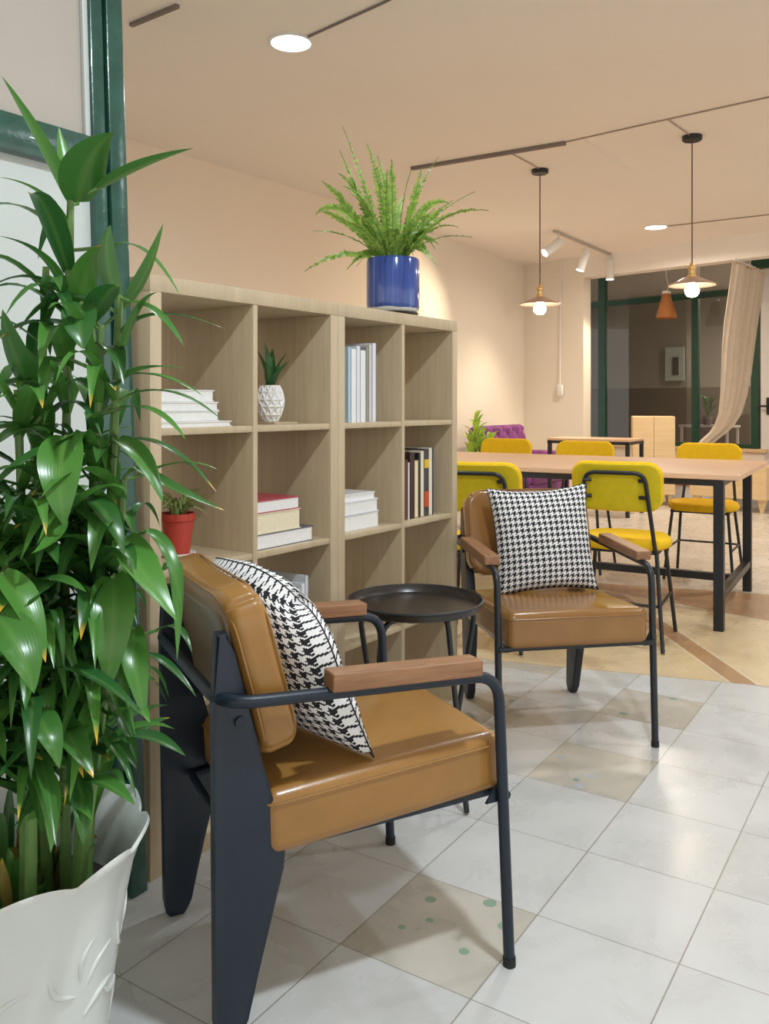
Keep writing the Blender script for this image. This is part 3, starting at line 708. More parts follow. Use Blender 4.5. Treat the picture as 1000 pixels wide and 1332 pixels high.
# ------------------------------------------------------------------ armchairs
def armchair(label, loc, rz, leath, rear, metal='navy_steel'):
    """x to the sitter's right, y forward, origin on the floor"""
    t = thing('armchair', label, 'armchair', loc, rz)
    tilt = Matrix.Rotation(R(3.2), 4, 'X')
    # seat cushion
    b = BM()
    def crown(P):
        x, y, z = P
        if z > 0: z += 0.012*(1-(x/0.24)**2)*(1-(y/0.25)**2)
        return (x, y, z)
    roundbox(b, (0.236, 0.250, 0.058), 0.026, 8, 4, crown, Matrix.Translation((0, 0.035, 0.379)) @ tilt)
    st = link('seat_cushion', b, leath, t, angle=80)
    b = BM()
    for zz in (0.050,):
        pts = []
        for (sx, sy) in ((1, 1), (-1, 1), (-1, -1), (1, -1)):
            for k in range(5):
                a = math.atan2(sy, sx) - PI/4 + k*PI/8
                pts.append(Vector((sx*(0.2365-0.026) + 0.027*math.cos(a), sy*(0.2505-0.026) + 0.027*math.sin(a), zz-0.012)))
        tube(b, [Matrix.Translation((0, 0.035, 0.379)) @ tilt @ p for p in pts], 0.0022, 6, closed=True)
    link('seam', b, leath, st)
    # back cushion, bent slightly round the sitter
    b = BM()
    def bend(P):
        x, y, z = P
        y += 0.45*x*x*(0.6) - 0.010*(1-(x/0.24)**2)*(1-(z/0.17)**2)*(-1 if y > 0 else 0)
        return (x, y, z)
    lean = Matrix.Rotation(R(15), 4, 'X')
    bc = Matrix.Translation((0, -0.230, 0.628)) @ lean
    def corner(P):
        x, y, z = bend(P)
        # round the outline corners
        h, k, rr = 0.236, 0.157, 0.065
        ex, ez = abs(x)-(h-rr), abs(z)-(k-rr)
        if ex > 0 and ez > 0:
            d = math.hypot(ex, ez); m = max(ex, ez)
            f = m/d if d > 1e-6 else 1
            x = math.copysign((h-rr)+ex*f, x); z = math.copysign((k-rr)+ez*f, z)
        return (x, y, z)
    roundbox(b, (0.236, 0.036, 0.157), 0.022, 12, 4, corner, bc)
    bk = link('back_cushion', b, leath, t, angle=80)
    # cover panel, coloured as leather in shade, and seams on the rear of the back
    b = BM()
    def corner2(P): x, y, z = corner(P); return (x, y, z)
    roundbox(b, (0.200, 0.006, 0.130), 0.005, 10, 2, corner2, bc @ Matrix.Translation((0, -0.0335, -0.004)))
    link('rear_cover', b, rear, bk, angle=80)
    b = BM()
    for yy in (-0.030, 0.030):
        pts = []
        for k in range(48):
            a = 2*PI*k/48; ca_, sa_ = math.cos(a), math.sin(a)
            x = 0.2345*math.copysign(abs(ca_)**0.35, ca_); z = 0.1555*math.copysign(abs(sa_)**0.35, sa_)
            p = corner((x, yy, z)); pts.append(bc @ Vector(p))
        tube(b, pts, 0.0022, 6, closed=True)
    link('seam', b, leath, bk)
    # one tube: front foot, arm, round the back, arm, front foot
    pth = fillet([(0.262, 0.276, 0.012), (0.262, 0.250, 0.578), (0.262, -0.305, 0.604), (-0.262, -0.305, 0.604), (-0.262, 0.250, 0.578), (-0.262, 0.276, 0.012)],
                 [0, 0.055, 0.075, 0.075, 0.055], 7)
    b = BM(); tube(b, pth, 0.0112, 14); fr = link('tube_frame', b, metal, t, angle=60)
    for s in (-1, 1):
        b = BM(); tube(b, [(s*0.262, 0.2765, 0.0), (s*0.262, 0.276, 0.018)], 0.0128, 14); link('foot_cap', b, 'rubber', fr)
    # seat rails under the cushion with small brackets
    b = BM()
    loop = fillet([(0.262, 0.272, 0.336), (0.225, 0.272, 0.334), (0.188, -0.245, 0.302), (-0.188, -0.245, 0.302), (-0.225, 0.272, 0.334), (-0.262, 0.272, 0.336)], 0.012, 3)
    tube(b, loop, 0.008, 8)
    tube(b, [(-0.262, 0.272, 0.337), (0.262, 0.272, 0.337)], 0.008, 8)
    for s in (-1, 1):
        prism(b, [(0, 0), (-0.035, 0.0), (0, 0.045)], 0.006, lambda u, v, ww, s=s: Vector((s*(0.252)+ww, 0.262+u, 0.325+v)))
    link('seat_rail', b, metal, t)
    # folded sheet steel rear legs
    poly = [(-0.286, 0.0), (-0.256, 0.0), (-0.246, 0.012), (-0.240, 0.03), (-0.175, 0.285), (-0.172, 0.325), (-0.222, 0.50), (-0.268, 0.68), (-0.280, 0.715), (-0.300, 0.715), (-0.304, 0.60), (-0.297, 0.03), (-0.294, 0.010)]
    for s in (-1, 1):
        b = BM(); prism(b, poly, 0.030, lambda u, v, ww, s=s: Vector((s*(0.205 + (0.012 if v > 0.4 else 0.012*v/0.4))+ww, u-0.004, v)), bev=0.006)
        leg = link('rear_leg', b, metal, t, angle=35)
        b = BM(); tube(b, [(s*0.222, -0.262, 0.56), (s*0.238, -0.262, 0.56)], 0.010, 12); link('bolt', b, metal, leg)
    # wooden armrests on the tubes
    for s in (-1, 1):
        b = BM()
        ar = Matrix.Translation((s*0.262, 0.045, 0.611)) @ Matrix.Rotation(R(-2.6), 4, 'X')
        def armf(P):
            x, y, z = P
            k = (y+0.155)/0.31
            return (x*(0.90+0.10*k), y, z*(1.0-0.10*k))
        roundbox(b, (0.026, 0.155, 0.0165), 0.0035, 6, 2, armf, ar)
        link('armrest', b, 'arm_wood', t, angle=60)
    return t
A1 = (-0.117, 1.810, 0); A1R = math.atan2(-0.897, 0.442)
A2 = (0.570, 3.007, 0); A2R = math.atan2(-0.174, -0.985)
armchair('caramel leather armchair in the foreground, seen from behind its arm', A1, A1R, 'leather', 'leather_rear')
armchair('brown leather armchair facing the viewer beside the round side table', A2, A2R, 'leather_tan', 'leather_rear', 'black_metal')

def cushion(label, chair, rz, c, lean, yaw, roll=0, size=0.21, th=0.065, near=0.0, fat=1.0, thin=1.0):
    mt = Matrix.Translation(chair) @ Matrix.Rotation(rz, 4, 'Z') @ Matrix.Translation(c) @ Matrix.Rotation(yaw, 4, 'Z') @ Matrix.Rotation(lean, 4, 'X') @ Matrix.Rotation(roll, 4, 'Y')
    n = 30; b = BM(); uv = b.loops.layers.uv.verify(); rnd = random.Random(4)
    def P(i, j, side):
        u, v = -1+2*i/n, -1+2*j/n
        x = u*size*(1-0.10*(1-v*v)**1.0*abs(u)**3); z = v*size*(1-0.10*(1-u*u)*abs(v)**3)
        k = max(0, (1-u*u)*(1-v*v))**0.42
        wr = 0.0035*math.sin(9*u+3*v)*math.cos(7*v-2*u)*k + 0.004*math.sin(14*(abs(u)+abs(v)))*(1-k)*k
        y = side*(th*(fat if side < 0 else thin)*k + wr) + 0.02*u*u*v
        if v > 0:
            q = v*v*(max(0, u)**2*near*1.3 + max(0, -u)**2*near*0.6)
            x -= q*(1 if u > 0 else -1.2); z -= q*1.1
        return Vector((x, y, z))
    grids = []
    for side in (-1, 1):
        g = [[b.verts.new(P(i, j, side)) if (side == -1 or (0 < i < n and 0 < j < n)) else None for j in range(n+1)] for i in range(n+1)]
        grids.append(g)
    for i in range(n+1):
        for j in range(n+1):
            if grids[1][i][j] is None: grids[1][i][j] = grids[0][i][j]
    for g in grids:
        for i in range(n):
            for j in range(n):
                f = b.faces.new((g[i][j], g[i+1][j], g[i+1][j+1], g[i][j+1]))
                for lp, (a, c_) in zip(f.loops, ((i, j), (i+1, j), (i+1, j+1), (i, j+1))): lp[uv].uv = (a/n, c_/n)
    t = thing('throw_pillow', label, 'cushion', mt.to_translation(), 0)
    t.rotation_euler = mt.to_euler()
    link('pillow_cover', b, 'hound', t, angle=170)
    b = BM(); pts = []
    for (a, c_) in [(i, 0) for i in range(n)] + [(n, j) for j in range(n)] + [(i, n) for i in range(n, 0, -1)] + [(0, j) for j in range(n, 0, -1)]: pts.append(P(a, c_, -1))
    tube(b, pts, 0.0014, 5, closed=True); link('seam', b, 'hound', t)
    return t
cushion('houndstooth cushion leaning in the foreground caramel armchair', A1, A1R, (0.034, -0.122, 0.634), R(27), R(15), R(0), 0.205, 0.078, near=0.07, fat=1.15, thin=0.5)
cushion('houndstooth cushion propped on the armchair that faces the viewer', A2, A2R, (-0.015, -0.088, 0.622), R(17), R(0), R(2), 0.192, 0.062)

# ------------------------------------------------------------------ round side table
TZ = 0.545
t = thing('side_table', 'round black metal tray table between the two leather armchairs', 'side table', (0.087, 2.42, 0))
b = BM(); lathe(b, [(0, TZ-0.010), (0.176, TZ-0.010), (0.188, TZ-0.004), (0.191, TZ+0.010), (0.191, TZ+0.016), (0.186, TZ+0.016), (0.184, TZ+0.008), (0.176, TZ-0.004), (0.0, TZ-0.004)], seg=64); tr = link('tray', b, 'tray_metal', t, angle=30)
b = BM(); tube(b, [Vector((0.1895*math.cos(2*PI*k/64), 0.1895*math.sin(2*PI*k/64), TZ+0.014)) for k in range(64)], 0.0042, 8, closed=True); link('rim', b, 'black_metal', tr)
for (tx, ty, fx, fy) in ((-0.03, -0.10, -0.135, -0.12), (-0.155, -0.05, -0.09, 0.12), (0.085, -0.07, 0.135, -0.10), (0.17, 0.02, 0.10, 0.13)):
    b = BM()
    if abs(tx) < 0.05: pp = fillet([(0.0, -0.09, TZ-0.016), (tx-0.055, -0.115, TZ-0.02), (fx+0.035, fy, TZ-0.09), (fx+0.03, fy, 0.006)], 0.05, 7)
    else: pp = fillet([(tx*0.5, ty*0.5, TZ-0.016), (tx, ty, TZ-0.022), (fx, fy, 0.006)], 0.03, 6)
    tube(b, pp, 0.0078, 10); link('leg', b, 'black_metal', t)
b = BM(); tube(b, [(-0.1, -0.118, 0.2), (0.118, -0.09, 0.2), (0.125, 0.08, 0.2), (-0.11, 0.05, 0.2)], 0.005, 8, closed=True); link('brace', b, 'black_metal', t)

# ------------------------------------------------------------------ long work table
TU = Vector((0.866, -0.5, 0)); TD = Vector((0.5, 0.866, 0)); NL = Vector((1.636, 4.2, 0))
TL = 2.45; TWD = 1.03
tc = NL - TU*(TL/2) + TD*(TWD/2)
t = thing('work_table', 'long oak topped table with black square steel legs', 'table', tc, math.atan2(-0.5, 0.866))
b = BM(); box(b, (0.02, 0.045, 0.752), (TL+0.16, TWD+0.15, 0.028), bev=0.004); link('tabletop', b, 'desk_wood', t, smooth=False)
for sx in (-1, 1):
    for sy in (-1, 1):
        b = BM(); box(b, (sx*TL/2, sy*TWD/2, 0.369), (0.048, 0.048, 0.738), bev=0.003); link('leg', b, 'black_metal', t, smooth=False)
b = BM()
for sy in (-1, 1): box(b, (0, sy*TWD/2, 0.722), (TL-0.05, 0.04, 0.03))
for sx in (-1, 1): box(b, (sx*TL/2, 0, 0.722), (0.04, TWD-0.05, 0.03))
link('apron', b, 'black_metal', t, smooth=False)
for sx in (-1, 1):
    b = BM(); box(b, (sx*TL/2, 0, 0.165), (0.04, TWD-0.05, 0.04), bev=0.002); link('cross_rail', b, 'black_metal', t, smooth=False)
b = BM(); box(b, (0, 0.0, 0.165), (TL-0.04, 0.04, 0.04), bev=0.002); link('stretcher', b, 'black_metal', t, smooth=False)

# ------------------------------------------------------------------ yellow chairs
def yellow_chair(label, loc, rz, group):
    t = thing('yellow_chair', label, 'chair', loc, rz, group)
    b = BM()
    def sq(P):
        x, y, z = P
        r = math.hypot(x/0.215, y/0.205)
        m = max(abs(x)/0.215, abs(y)/0.205)
        if r > 1e-6:
            f = m/r; f = f*0.55 + 0.45*1.0 if m > 0 else 1
            x *= 1-(1-m/r)*0.75*m; y *= 1-(1-m/r)*0.75*m
        k = max(0, 1-m*m)
        z += 0.010*k if z > 0 else -0.004*k
        if y > 0: x *= 1-0.08*y/0.2
        return (x, y, z)
    roundbox(b, (0.215, 0.205, 0.024), 0.022, 14, 4, sq, Matrix.Translation((0, 0.01, 0.462))); link('seat', b, 'yellow', t, angle=80)
    b = BM()
    def bk(P):
        x, y, z = P; h, k, rr = 0.205, 0.115, 0.07
        ex, ez = abs(x)-(h-rr), abs(z)-(k-rr)
        if ex > 0 and ez > 0:
            d = math.hypot(ex, ez); m = max(ex, ez); f = m/d
            x = math.copysign((h-rr)+ex*f, x); z = math.copysign((k-rr)+ez*f, z)
        y += 0.5*x*x
        return (x, y, z)
    mt = Matrix.Translation((0, -0.215, 0.735)) @ Matrix.Rotation(R(9), 4, 'X')
    roundbox(b, (0.205, 0.019, 0.115), 0.017, 14, 3, bk, mt); bo = link('backrest', b, 'yellow', t, angle=80)
    b = BM(); roundbox(b, (0.196, 0.004, 0.106), 0.0035, 14, 2, bk, mt @ Matrix.Translation((0, -0.0175, 0))); link('rear_shell', b, 'yellow_back', bo, angle=80)
    # back frame: one bent tube rising from the seat frame behind the backrest
    b = BM()
    pth = fillet([(0.165, -0.13, 0.43), (0.165, -0.185, 0.46), (0.132, -0.262, 0.80), (-0.132, -0.262, 0.80), (-0.165, -0.185, 0.46), (-0.165, -0.13, 0.43)], [0, 0.03, 0.05, 0.05, 0.03], 6)
    tube(b, pth, 0.0095, 10); bf = link('back_frame', b, 'black_metal', t)
    for s in (-1, 1):
        for zz in (0.69, 0.765):
            b = BM(); tube(b, [(s*0.139, -0.242-(zz-0.69)*0.22, zz), (s*0.105, -0.236-(zz-0.69)*0.16, zz)], 0.009, 8)
            link('bolt', b, 'black_metal', bf)
    b = BM(); tube(b, fillet([(0.17, 0.14, 0.432), (0.17, -0.15, 0.432), (-0.17, -0.15, 0.432), (-0.17, 0.14, 0.432)], 0.03, 4), 0.009, 8, closed=True); link('seat_frame', b, 'black_metal', t)
    for s in (-1, 1):
        b = BM(); tube(b, [(s*0.165, 0.13, 0.44), (s*0.205, 0.195, 0.004)], 0.0095, 10); link('front_leg', b, 'black_metal', t)
        b = BM(); tube(b, [(s*0.165, -0.14, 0.44), (s*0.205, -0.225, 0.004)], 0.0095, 10); link('rear_leg', b, 'black_metal', t)
    b = BM()
    tube(b, fillet([(0.187, 0.165, 0.20), (0.187, -0.19, 0.20), (-0.187, -0.19, 0.20), (-0.187, 0.165, 0.20)], 0.03, 4), 0.007, 8)
    link('stretcher', b, 'black_metal', t)
    return t
yr = math.atan2(-0.5, 0.866)
g = 'yellow chairs at the long table'
Y = yellow_chair('yellow chair on the near side of the table, its black tube frame fully visible', (1.145, 4.09, 0), yr+R(4), g)
dup(Y, 'yellow chair on the near side, half hidden by the bookshelf and armchair', (0.485, 4.06, 0), yr+R(10))
dup(Y, 'yellow chair at the far side of the table, rightmost with its seat visible', (2.035, 5.48, 0), yr+PI)
dup(Y, 'yellow chair in the middle of the far side of the table', (1.30, 5.80, 0), yr+PI+R(2))
dup(Y, 'yellow chair at the far side of the table in front of the purple sofa', (0.80, 6.24, 0), yr+PI-R(2))

# ------------------------------------------------------------------ back of the room
# tufted purple sofa against the left wall
def velvet():
    m, nt, bs = new_mat('purple velvet'); v = coords(nt)
    L(nt, ramp(nt, noise(nt, v, 12), [(0.3, (0.10, 0.012, 0.10)), (0.7, (0.22, 0.035, 0.22))]), bs.inputs['Base Color'])
    bs.inputs['Roughness'].default_value = 0.6; bs.inputs['Sheen Weight'].default_value = 0.35; bs.inputs['Sheen Tint'].default_value = (0.9, 0.5, 0.9, 1)
    return m
M['velvet'] = velvet()
wl = Vector((0.541, 0.841, 0)); wn_ = Vector((0.841, -0.541, 0))
so = Vector((1.41, 9.40, 0))
t = thing('tufted_sofa', 'purple velvet button tufted sofa against the cream wall', 'sofa', so, math.atan2(0.841, 0.541))
# local x along the wall, local y away from the room (into the wall)
b = BM()
def tuft(P):
    x, y, z = P
    if y < 0:
        u = x/0.125; v = z/0.11
        d = (abs(math.sin(PI*(u+v)/2)*math.sin(PI*(u-v)/2)))**0.5
        y -= 0.035*d
        y += 0.0
    return (x, y, z)
roundbox(b, (0.58, 0.07, 0.27), 0.05, 44, 4, tuft, Matrix.Translation((0, 0.17, 0.60)) @ Matrix.Rotation(R(-8), 4, 'X')); bk_ = link('backrest', b, 'velvet', t, angle=120)
b = BM()
for i in range(-4, 5):
    for j in (-2, -1, 0, 1, 2):
        if (i+j) % 2 == 0:
            mt = Matrix.Translation((i*0.125, 0.17-0.078-0.0+ (j*0.11)*math.tan(R(8)), 0.60+j*0.11)); bmesh.ops.create_icosphere(b, subdivisions=1, radius=0.012, matrix=mt)
link('tuft_buttons', b, 'velvet', bk_)
b = BM(); roundbox(b, (0.50, 0.30, 0.09), 0.05, 8, 4, None, Matrix.Translation((0, -0.16, 0.36))); link('seat_cushion', b, 'velvet', t, angle=80)
b = BM(); roundbox(b, (0.56, 0.31, 0.08), 0.03, 8, 3, None, Matrix.Translation((0, -0.13, 0.20))); link('base', b, 'velvet', t, angle=80)
for s in (-1, 1):
    b = BM(); roundbox(b, (0.07, 0.32, 0.16), 0.065, 6, 4, None, Matrix.Translation((s*0.56, -0.12, 0.42))); link('arm', b, 'velvet', t, angle=80)
for sx in (-1, 1):
    for sy in (-1, 1):
        b = BM(); tube(b, [(sx*0.48, -0.12+sy*0.24, 0.0), (sx*0.48, -0.12+sy*0.24, 0.13)], [0.018, 0.028], 10); link('leg', b, 'black_metal', t)

# cane plant before the sofa
rnd = random.Random(11)
t = thing('cane_plant', 'bright green leafy plant in front of the purple sofa', 'plant', (0.82, 7.75, 0))
b = BM(); lathe(b, [(0.0, 0), (0.11, 0), (0.15, 0.30), (0.16, 0.32), (0.145, 0.32), (0.13, 0.28), (0, 0.28)], seg=24); link('pot', b, 'white_plastic', t)
b = BM(); lathe(b, [(0, 0.29), (0.128, 0.285), (0, 0.281)], seg=20); link('soil', b, 'soil', t)
b = BM(); f = BM()
for (dx, dy, h) in ((0.0, 0.0, 0.96), (0.05, 0.03, 0.84), (-0.04, 0.03, 0.76), (0.13, 0.0, 0.74)):
    tube(b, [(dx*0.5, dy*0.5, 0.27), (dx*0.9, dy, h*0.7), (dx, dy, h)], [0.014, 0.011, 0.007], 7)
    for k in range(17):
        a = rnd.uniform(0, 2*PI); z0 = h - rnd.uniform(0, 0.34); ln = rnd.uniform(0.12, 0.20); el = rnd.uniform(0.5, 1.25)
        p0 = Vector((dx, dy, z0)); d = Vector((math.cos(a), math.sin(a), 0))
        leaf(f, p0, p0 + d*ln*0.4*math.cos(el) + Vector((0, 0, ln*0.75)), p0 + d*ln*math.cos(el)*1.0 + Vector((0, 0, ln*math.sin(el))), 0.050, 0.25, 5)
link('cane', b, 'stalk', t); link('foliage', f, 'lime_leaf', t, angle=180)

# small black framed table and plywood cabinets in the corner
t = thing('corner_table', 'small table with a black steel frame in the far corner by the pillar', 'table', (2.15, 8.75, 0), R(-33))
b = BM(); box(b, (0, 0, 0.748), (0.84, 0.5, 0.022), bev=0.002); link('tabletop', b, 'desk_wood', t, smooth=False)
b = BM()
for s in (-1, 1): box(b, (0, s*0.23, 0.722), (0.84, 0.035, 0.03))
for s in (-1, 1): box(b, (s*0.40, 0, 0.722), (0.035, 0.46, 0.03))
link('apron', b, 'black_metal', t, smooth=False)
for sx in (-1, 1):
    for sy in (-1, 1):
        b = BM(); box(b, (sx*0.40, sy*0.23, 0.37), (0.035, 0.035, 0.74)); link('leg', b, 'black_metal', t, smooth=False)
t = thing('wood_cabinet', 'tall honey plywood cabinet standing before the glass front', 'cabinet', (2.98, 9.55, 0), R(-14))
b = BM(); box(b, (0, 0, 0.545), (0.44, 0.46, 0.85), bev=0.003); link('body', b, 'ply', t, smooth=False)
for k in range(2):
    b = BM(); box(b, (-0.11+0.22*k, -0.239, 0.545), (0.216, 0.018, 0.835), bev=0.002); dd = link('door', b, 'ply', t, smooth=False)
for sx in (-1, 1):
    for sy in (-1, 1):
        b = BM(); tube(b, [(sx*0.17, sy*0.17, 0), (sx*0.17, sy*0.17, 0.125)], [0.014, 0.026], 8); link('leg', b, 'ply', t)
t = thing('wood_bench', 'low honey wood bench cabinet right of the tall cabinet', 'bench', (3.68, 9.02, 0), R(-45))
b = BM(); box(b, (0, 0, 0.30), (0.80, 0.40, 0.33), bev=0.003); link('body', b, 'ply', t, smooth=False)
for sx in (-1, 0, 1):
    b = BM(); prism(b, [(-0.012, 0.0), (0.012, 0.0), (0.045, 0.137), (-0.045, 0.137)], 0.03, lambda u, v, ww, sx=sx: Vector((sx*0.34+u, -0.15+ww, v))); link('leg', b, 'ply', t, smooth=False)

# curtain on its rod, gathered and swept aside
t = thing('linen_curtain', 'beige linen curtain gathered and swept aside at the far glass', 'curtain', (0, 0, 0))
rd = Vector((0.57, 0.72, 0)).normalized()
LEAVES = [
    ((-0.482, 1.32, 1.421), (-0.504, 1.28, 1.494), (-0.544, 1.22, 1.576), 0.030, 1),
    ((-0.48, 1.33, 1.416), (-0.503, 1.35, 1.485), (-0.516, 1.36, 1.548), 0.029, 1),
    ((-0.464, 1.3, 1.416), (-0.442, 1.26, 1.477), (-0.391, 1.24, 1.502), 0.070, 1),
    ((-0.433, 1.3, 1.435), (-0.369, 1.28, 1.469), (-0.275, 1.24, 1.479), 0.034, 1),
    ((-0.478, 1.31, 1.374), (-0.494, 1.26, 1.434), (-0.543, 1.2, 1.427), 0.013, 0),
    ((-0.483, 1.31, 1.266), (-0.479, 1.25, 1.339), (-0.533, 1.18, 1.341), 0.018, 0),
    ((-0.459, 1.3, 1.253), (-0.449, 1.28, 1.322), (-0.418, 1.27, 1.345), 0.044, 1),
    ((-0.399, 1.28, 1.267), (-0.421, 1.27, 1.332), (-0.405, 1.27, 1.375), 0.030, 1),
    ((-0.398, 1.3, 1.253), (-0.355, 1.28, 1.288), (-0.327, 1.27, 1.377), 0.032, 1),
    ((-0.417, 1.33, 1.356), (-0.364, 1.31, 1.368), (-0.304, 1.28, 1.27), 0.018, 0),
    ((-0.43, 1.22, 1.255), (-0.417, 1.16, 1.219), (-0.407, 1.16, 1.183), 0.047, 1),
    ((-0.427, 1.25, 1.228), (-0.387, 1.2, 1.277), (-0.371, 1.2, 1.274), 0.044, 1),
    ((-0.38, 1.27, 1.261), (-0.322, 1.22, 1.255), (-0.277, 1.19, 1.188), 0.022, 1),
    ((-0.39, 1.28, 1.219), (-0.333, 1.24, 1.262), (-0.223, 1.2, 1.214), 0.018, 0),
    ((-0.38, 1.25, 1.194), (-0.355, 1.24, 1.265), (-0.327, 1.24, 1.271), 0.022, 1),
    ((-0.463, 1.3, 1.218), (-0.5, 1.24, 1.249), (-0.528, 1.18, 1.2), 0.031, 0),
    ((-0.501, 1.25, 1.113), (-0.521, 1.2, 1.169), (-0.525, 1.18, 1.24), 0.048, 1),
    ((-0.461, 1.25, 1.176), (-0.465, 1.18, 1.181), (-0.457, 1.15, 1.12), 0.034, 1),
    ((-0.387, 1.27, 1.148), (-0.339, 1.22, 1.17), (-0.275, 1.18, 1.158), 0.022, 0),
    ((-0.382, 1.27, 1.152), (-0.322, 1.24, 1.162), (-0.251, 1.2, 1.119), 0.020, 0),
    ((-0.384, 1.28, 1.121), (-0.308, 1.25, 1.149), (-0.229, 1.22, 1.085), 0.018, 0),
    ((-0.384, 1.26, 1.104), (-0.317, 1.2, 1.115), (-0.268, 1.16, 1.061), 0.019, 0),
    ((-0.445, 1.2, 1.066), (-0.423, 1.1, 1.036), (-0.417, 1.12, 0.949), 0.058, 1),
    ((-0.386, 1.24, 1.06), (-0.333, 1.18, 1.052), (-0.299, 1.16, 0.975), 0.037, 1),
    ((-0.39, 1.28, 1.056), (-0.321, 1.26, 1.071), (-0.238, 1.22, 0.984), 0.022, 0),
    ((-0.358, 1.27, 1.004), (-0.294, 1.24, 1.038), (-0.238, 1.22, 1.017), 0.016, 0),
    ((-0.357, 1.24, 1.02), (-0.291, 1.18, 0.989), (-0.212, 1.14, 0.968), 0.028, 1),
    ((-0.428, 1.22, 0.979), (-0.367, 1.14, 0.982), (-0.342, 1.13, 0.911), 0.036, 1),
    ((-0.369, 1.22, 0.921), (-0.326, 1.12, 0.904), (-0.266, 1.1, 0.831), 0.052, 1),
    ((-0.38, 1.2, 0.87), (-0.345, 1.1, 0.849), (-0.361, 1.12, 0.734), 0.058, 1),
    ((-0.492, 1.1, 0.893), (-0.441, 1.06, 0.878), (-0.414, 1.05, 0.793), 0.044, 1),
    ((-0.478, 1.16, 0.754), (-0.384, 1.1, 0.79), (-0.3, 1.06, 0.726), 0.032, 1),
    ((-0.356, 1.22, 0.793), (-0.337, 1.14, 0.768), (-0.319, 1.15, 0.688), 0.036, 1),
    ((-0.444, 1.16, 0.684), (-0.396, 1.08, 0.699), (-0.359, 1.06, 0.648), 0.040, 1),
    ((-0.374, 1.2, 0.641), (-0.319, 1.15, 0.678), (-0.259, 1.12, 0.65), 0.033, 1),
    ((-0.414, 1.18, 0.592), (-0.361, 1.12, 0.624), (-0.319, 1.1, 0.595), 0.029, 1),
    ((-0.465, 1.12, 0.709), (-0.412, 1.05, 0.729), (-0.397, 1.05, 0.663), 0.041, 1),
    ((-0.475, 1.05, 0.851), (-0.421, 1.0, 0.837), (-0.408, 1.0, 0.772), 0.057, 1),
    ((-0.512, 1.3, 1.139), (-0.526, 1.25, 1.16), (-0.543, 1.2, 1.156), 0.020, 0),
    ((-0.497, 1.25, 1.088), (-0.516, 1.2, 1.137), (-0.52, 1.15, 1.115), 0.017, 0),
    ((-0.492, 1.25, 1.065), (-0.51, 1.2, 1.089), (-0.509, 1.12, 1.055), 0.032, 1),
    ((-0.481, 1.25, 0.981), (-0.484, 1.15, 1.043), (-0.5, 1.1, 1.021), 0.027, 0),
    ((-0.473, 1.2, 0.933), (-0.471, 1.12, 0.985), (-0.497, 1.1, 0.977), 0.027, 0),
    ((-0.478, 1.27, 0.957), (-0.492, 1.25, 1.026), (-0.49, 1.25, 1.048), 0.025, 1),
    ((-0.316, 1.24, 0.871), (-0.289, 1.22, 0.919), (-0.285, 1.18, 0.756), 0.022, 1),
    ((-0.344, 1.24, 0.927), (-0.295, 1.2, 0.922), (-0.279, 1.18, 0.83), 0.024, 1),
    ((-0.338, 1.28, 0.772), (-0.294, 1.24, 0.805), (-0.273, 1.22, 0.755), 0.016, 0),
    ((-0.355, 1.26, 0.743), (-0.311, 1.22, 0.755), (-0.262, 1.2, 0.699), 0.018, 0),
    ((-0.505, 1.2, 0.858), (-0.423, 1.1, 0.898), (-0.375, 1.08, 0.873), 0.031, 1),
    ((-0.457, 1.2, 0.858), (-0.423, 1.1, 0.898), (-0.456, 1.06, 0.849), 0.034, 1),
    ((-0.4, 1.2, 0.643), (-0.404, 1.1, 0.711), (-0.433, 1.1, 0.682), 0.031, 1),
    ((-0.376, 1.2, 0.675), (-0.329, 1.15, 0.719), (-0.309, 1.13, 0.69), 0.025, 1),
    ((-0.481, 1.22, 0.984), (-0.406, 1.12, 0.935), (-0.445, 1.08, 0.921), 0.031, 1),
    ((-0.474, 1.15, 0.621), (-0.411, 1.08, 0.641), (-0.412, 1.06, 0.555), 0.030, 1),
    ((-0.43, 1.2, 0.6), (-0.384, 1.1, 0.603), (-0.386, 1.1, 0.544), 0.029, 1),
]

levels = [(2.585, 3.955, 9.30, 0.50), (2.45, 3.938, 9.30, 0.50), (2.2, 3.905, 9.30, 0.50), (1.95, 3.863, 9.28, 0.50), (1.7, 3.826, 9.25, 0.49), (1.45, 3.797, 9.22, 0.46),
          (1.2, 3.756, 9.20, 0.40), (1.0, 3.706, 9.20, 0.32), (0.88, 3.64, 9.20, 0.26), (0.80, 3.559, 9.18, 0.22), (0.73, 3.457, 9.15, 0.19), (0.66, 3.364, 9.12, 0.14)]
b = BM(); rows = []; NS = 90
fine = []
for i in range(len(levels)-1):
    for k in range(4):
        s = k/4; fine.append(tuple(levels[i][j]*(1-s)+levels[i+1][j]*s for j in range(4)))
fine.append(levels[-1])
pn = Vector((-rd.y, rd.x, 0))
for (z, x, y, hw) in fine:
    row = []
    for j in range(NS+1):
        u = -1+2*j/NS; amp = 0.045*(0.6+0.4*math.sin(3*u))
        c_ = Vector((x, y, z)) + rd*hw*u + pn*(amp*math.sin(u*24+0.6*math.sin(z*2)) + 0.02*math.sin(u*7+z))
        row.append(b.verts.new(c_))
    rows.append(row)
for A_, B_ in zip(rows, rows[1:]):
    for j in range(NS): b.faces.new((A_[j], A_[j+1], B_[j+1], B_[j]))
cl = link('cloth', b, 'curtain', t, angle=180)
md = cl.modifiers.new('solid', 'SOLIDIFY'); md.thickness = 0.003
b = BM(); c0 = Vector((3.955, 9.30, 2.60)); tube(b, [c0 - rd*0.56, c0 + rd*0.56], 0.013, 8); link('curtain_rod', b, 'white_plastic', t)
b = BM()
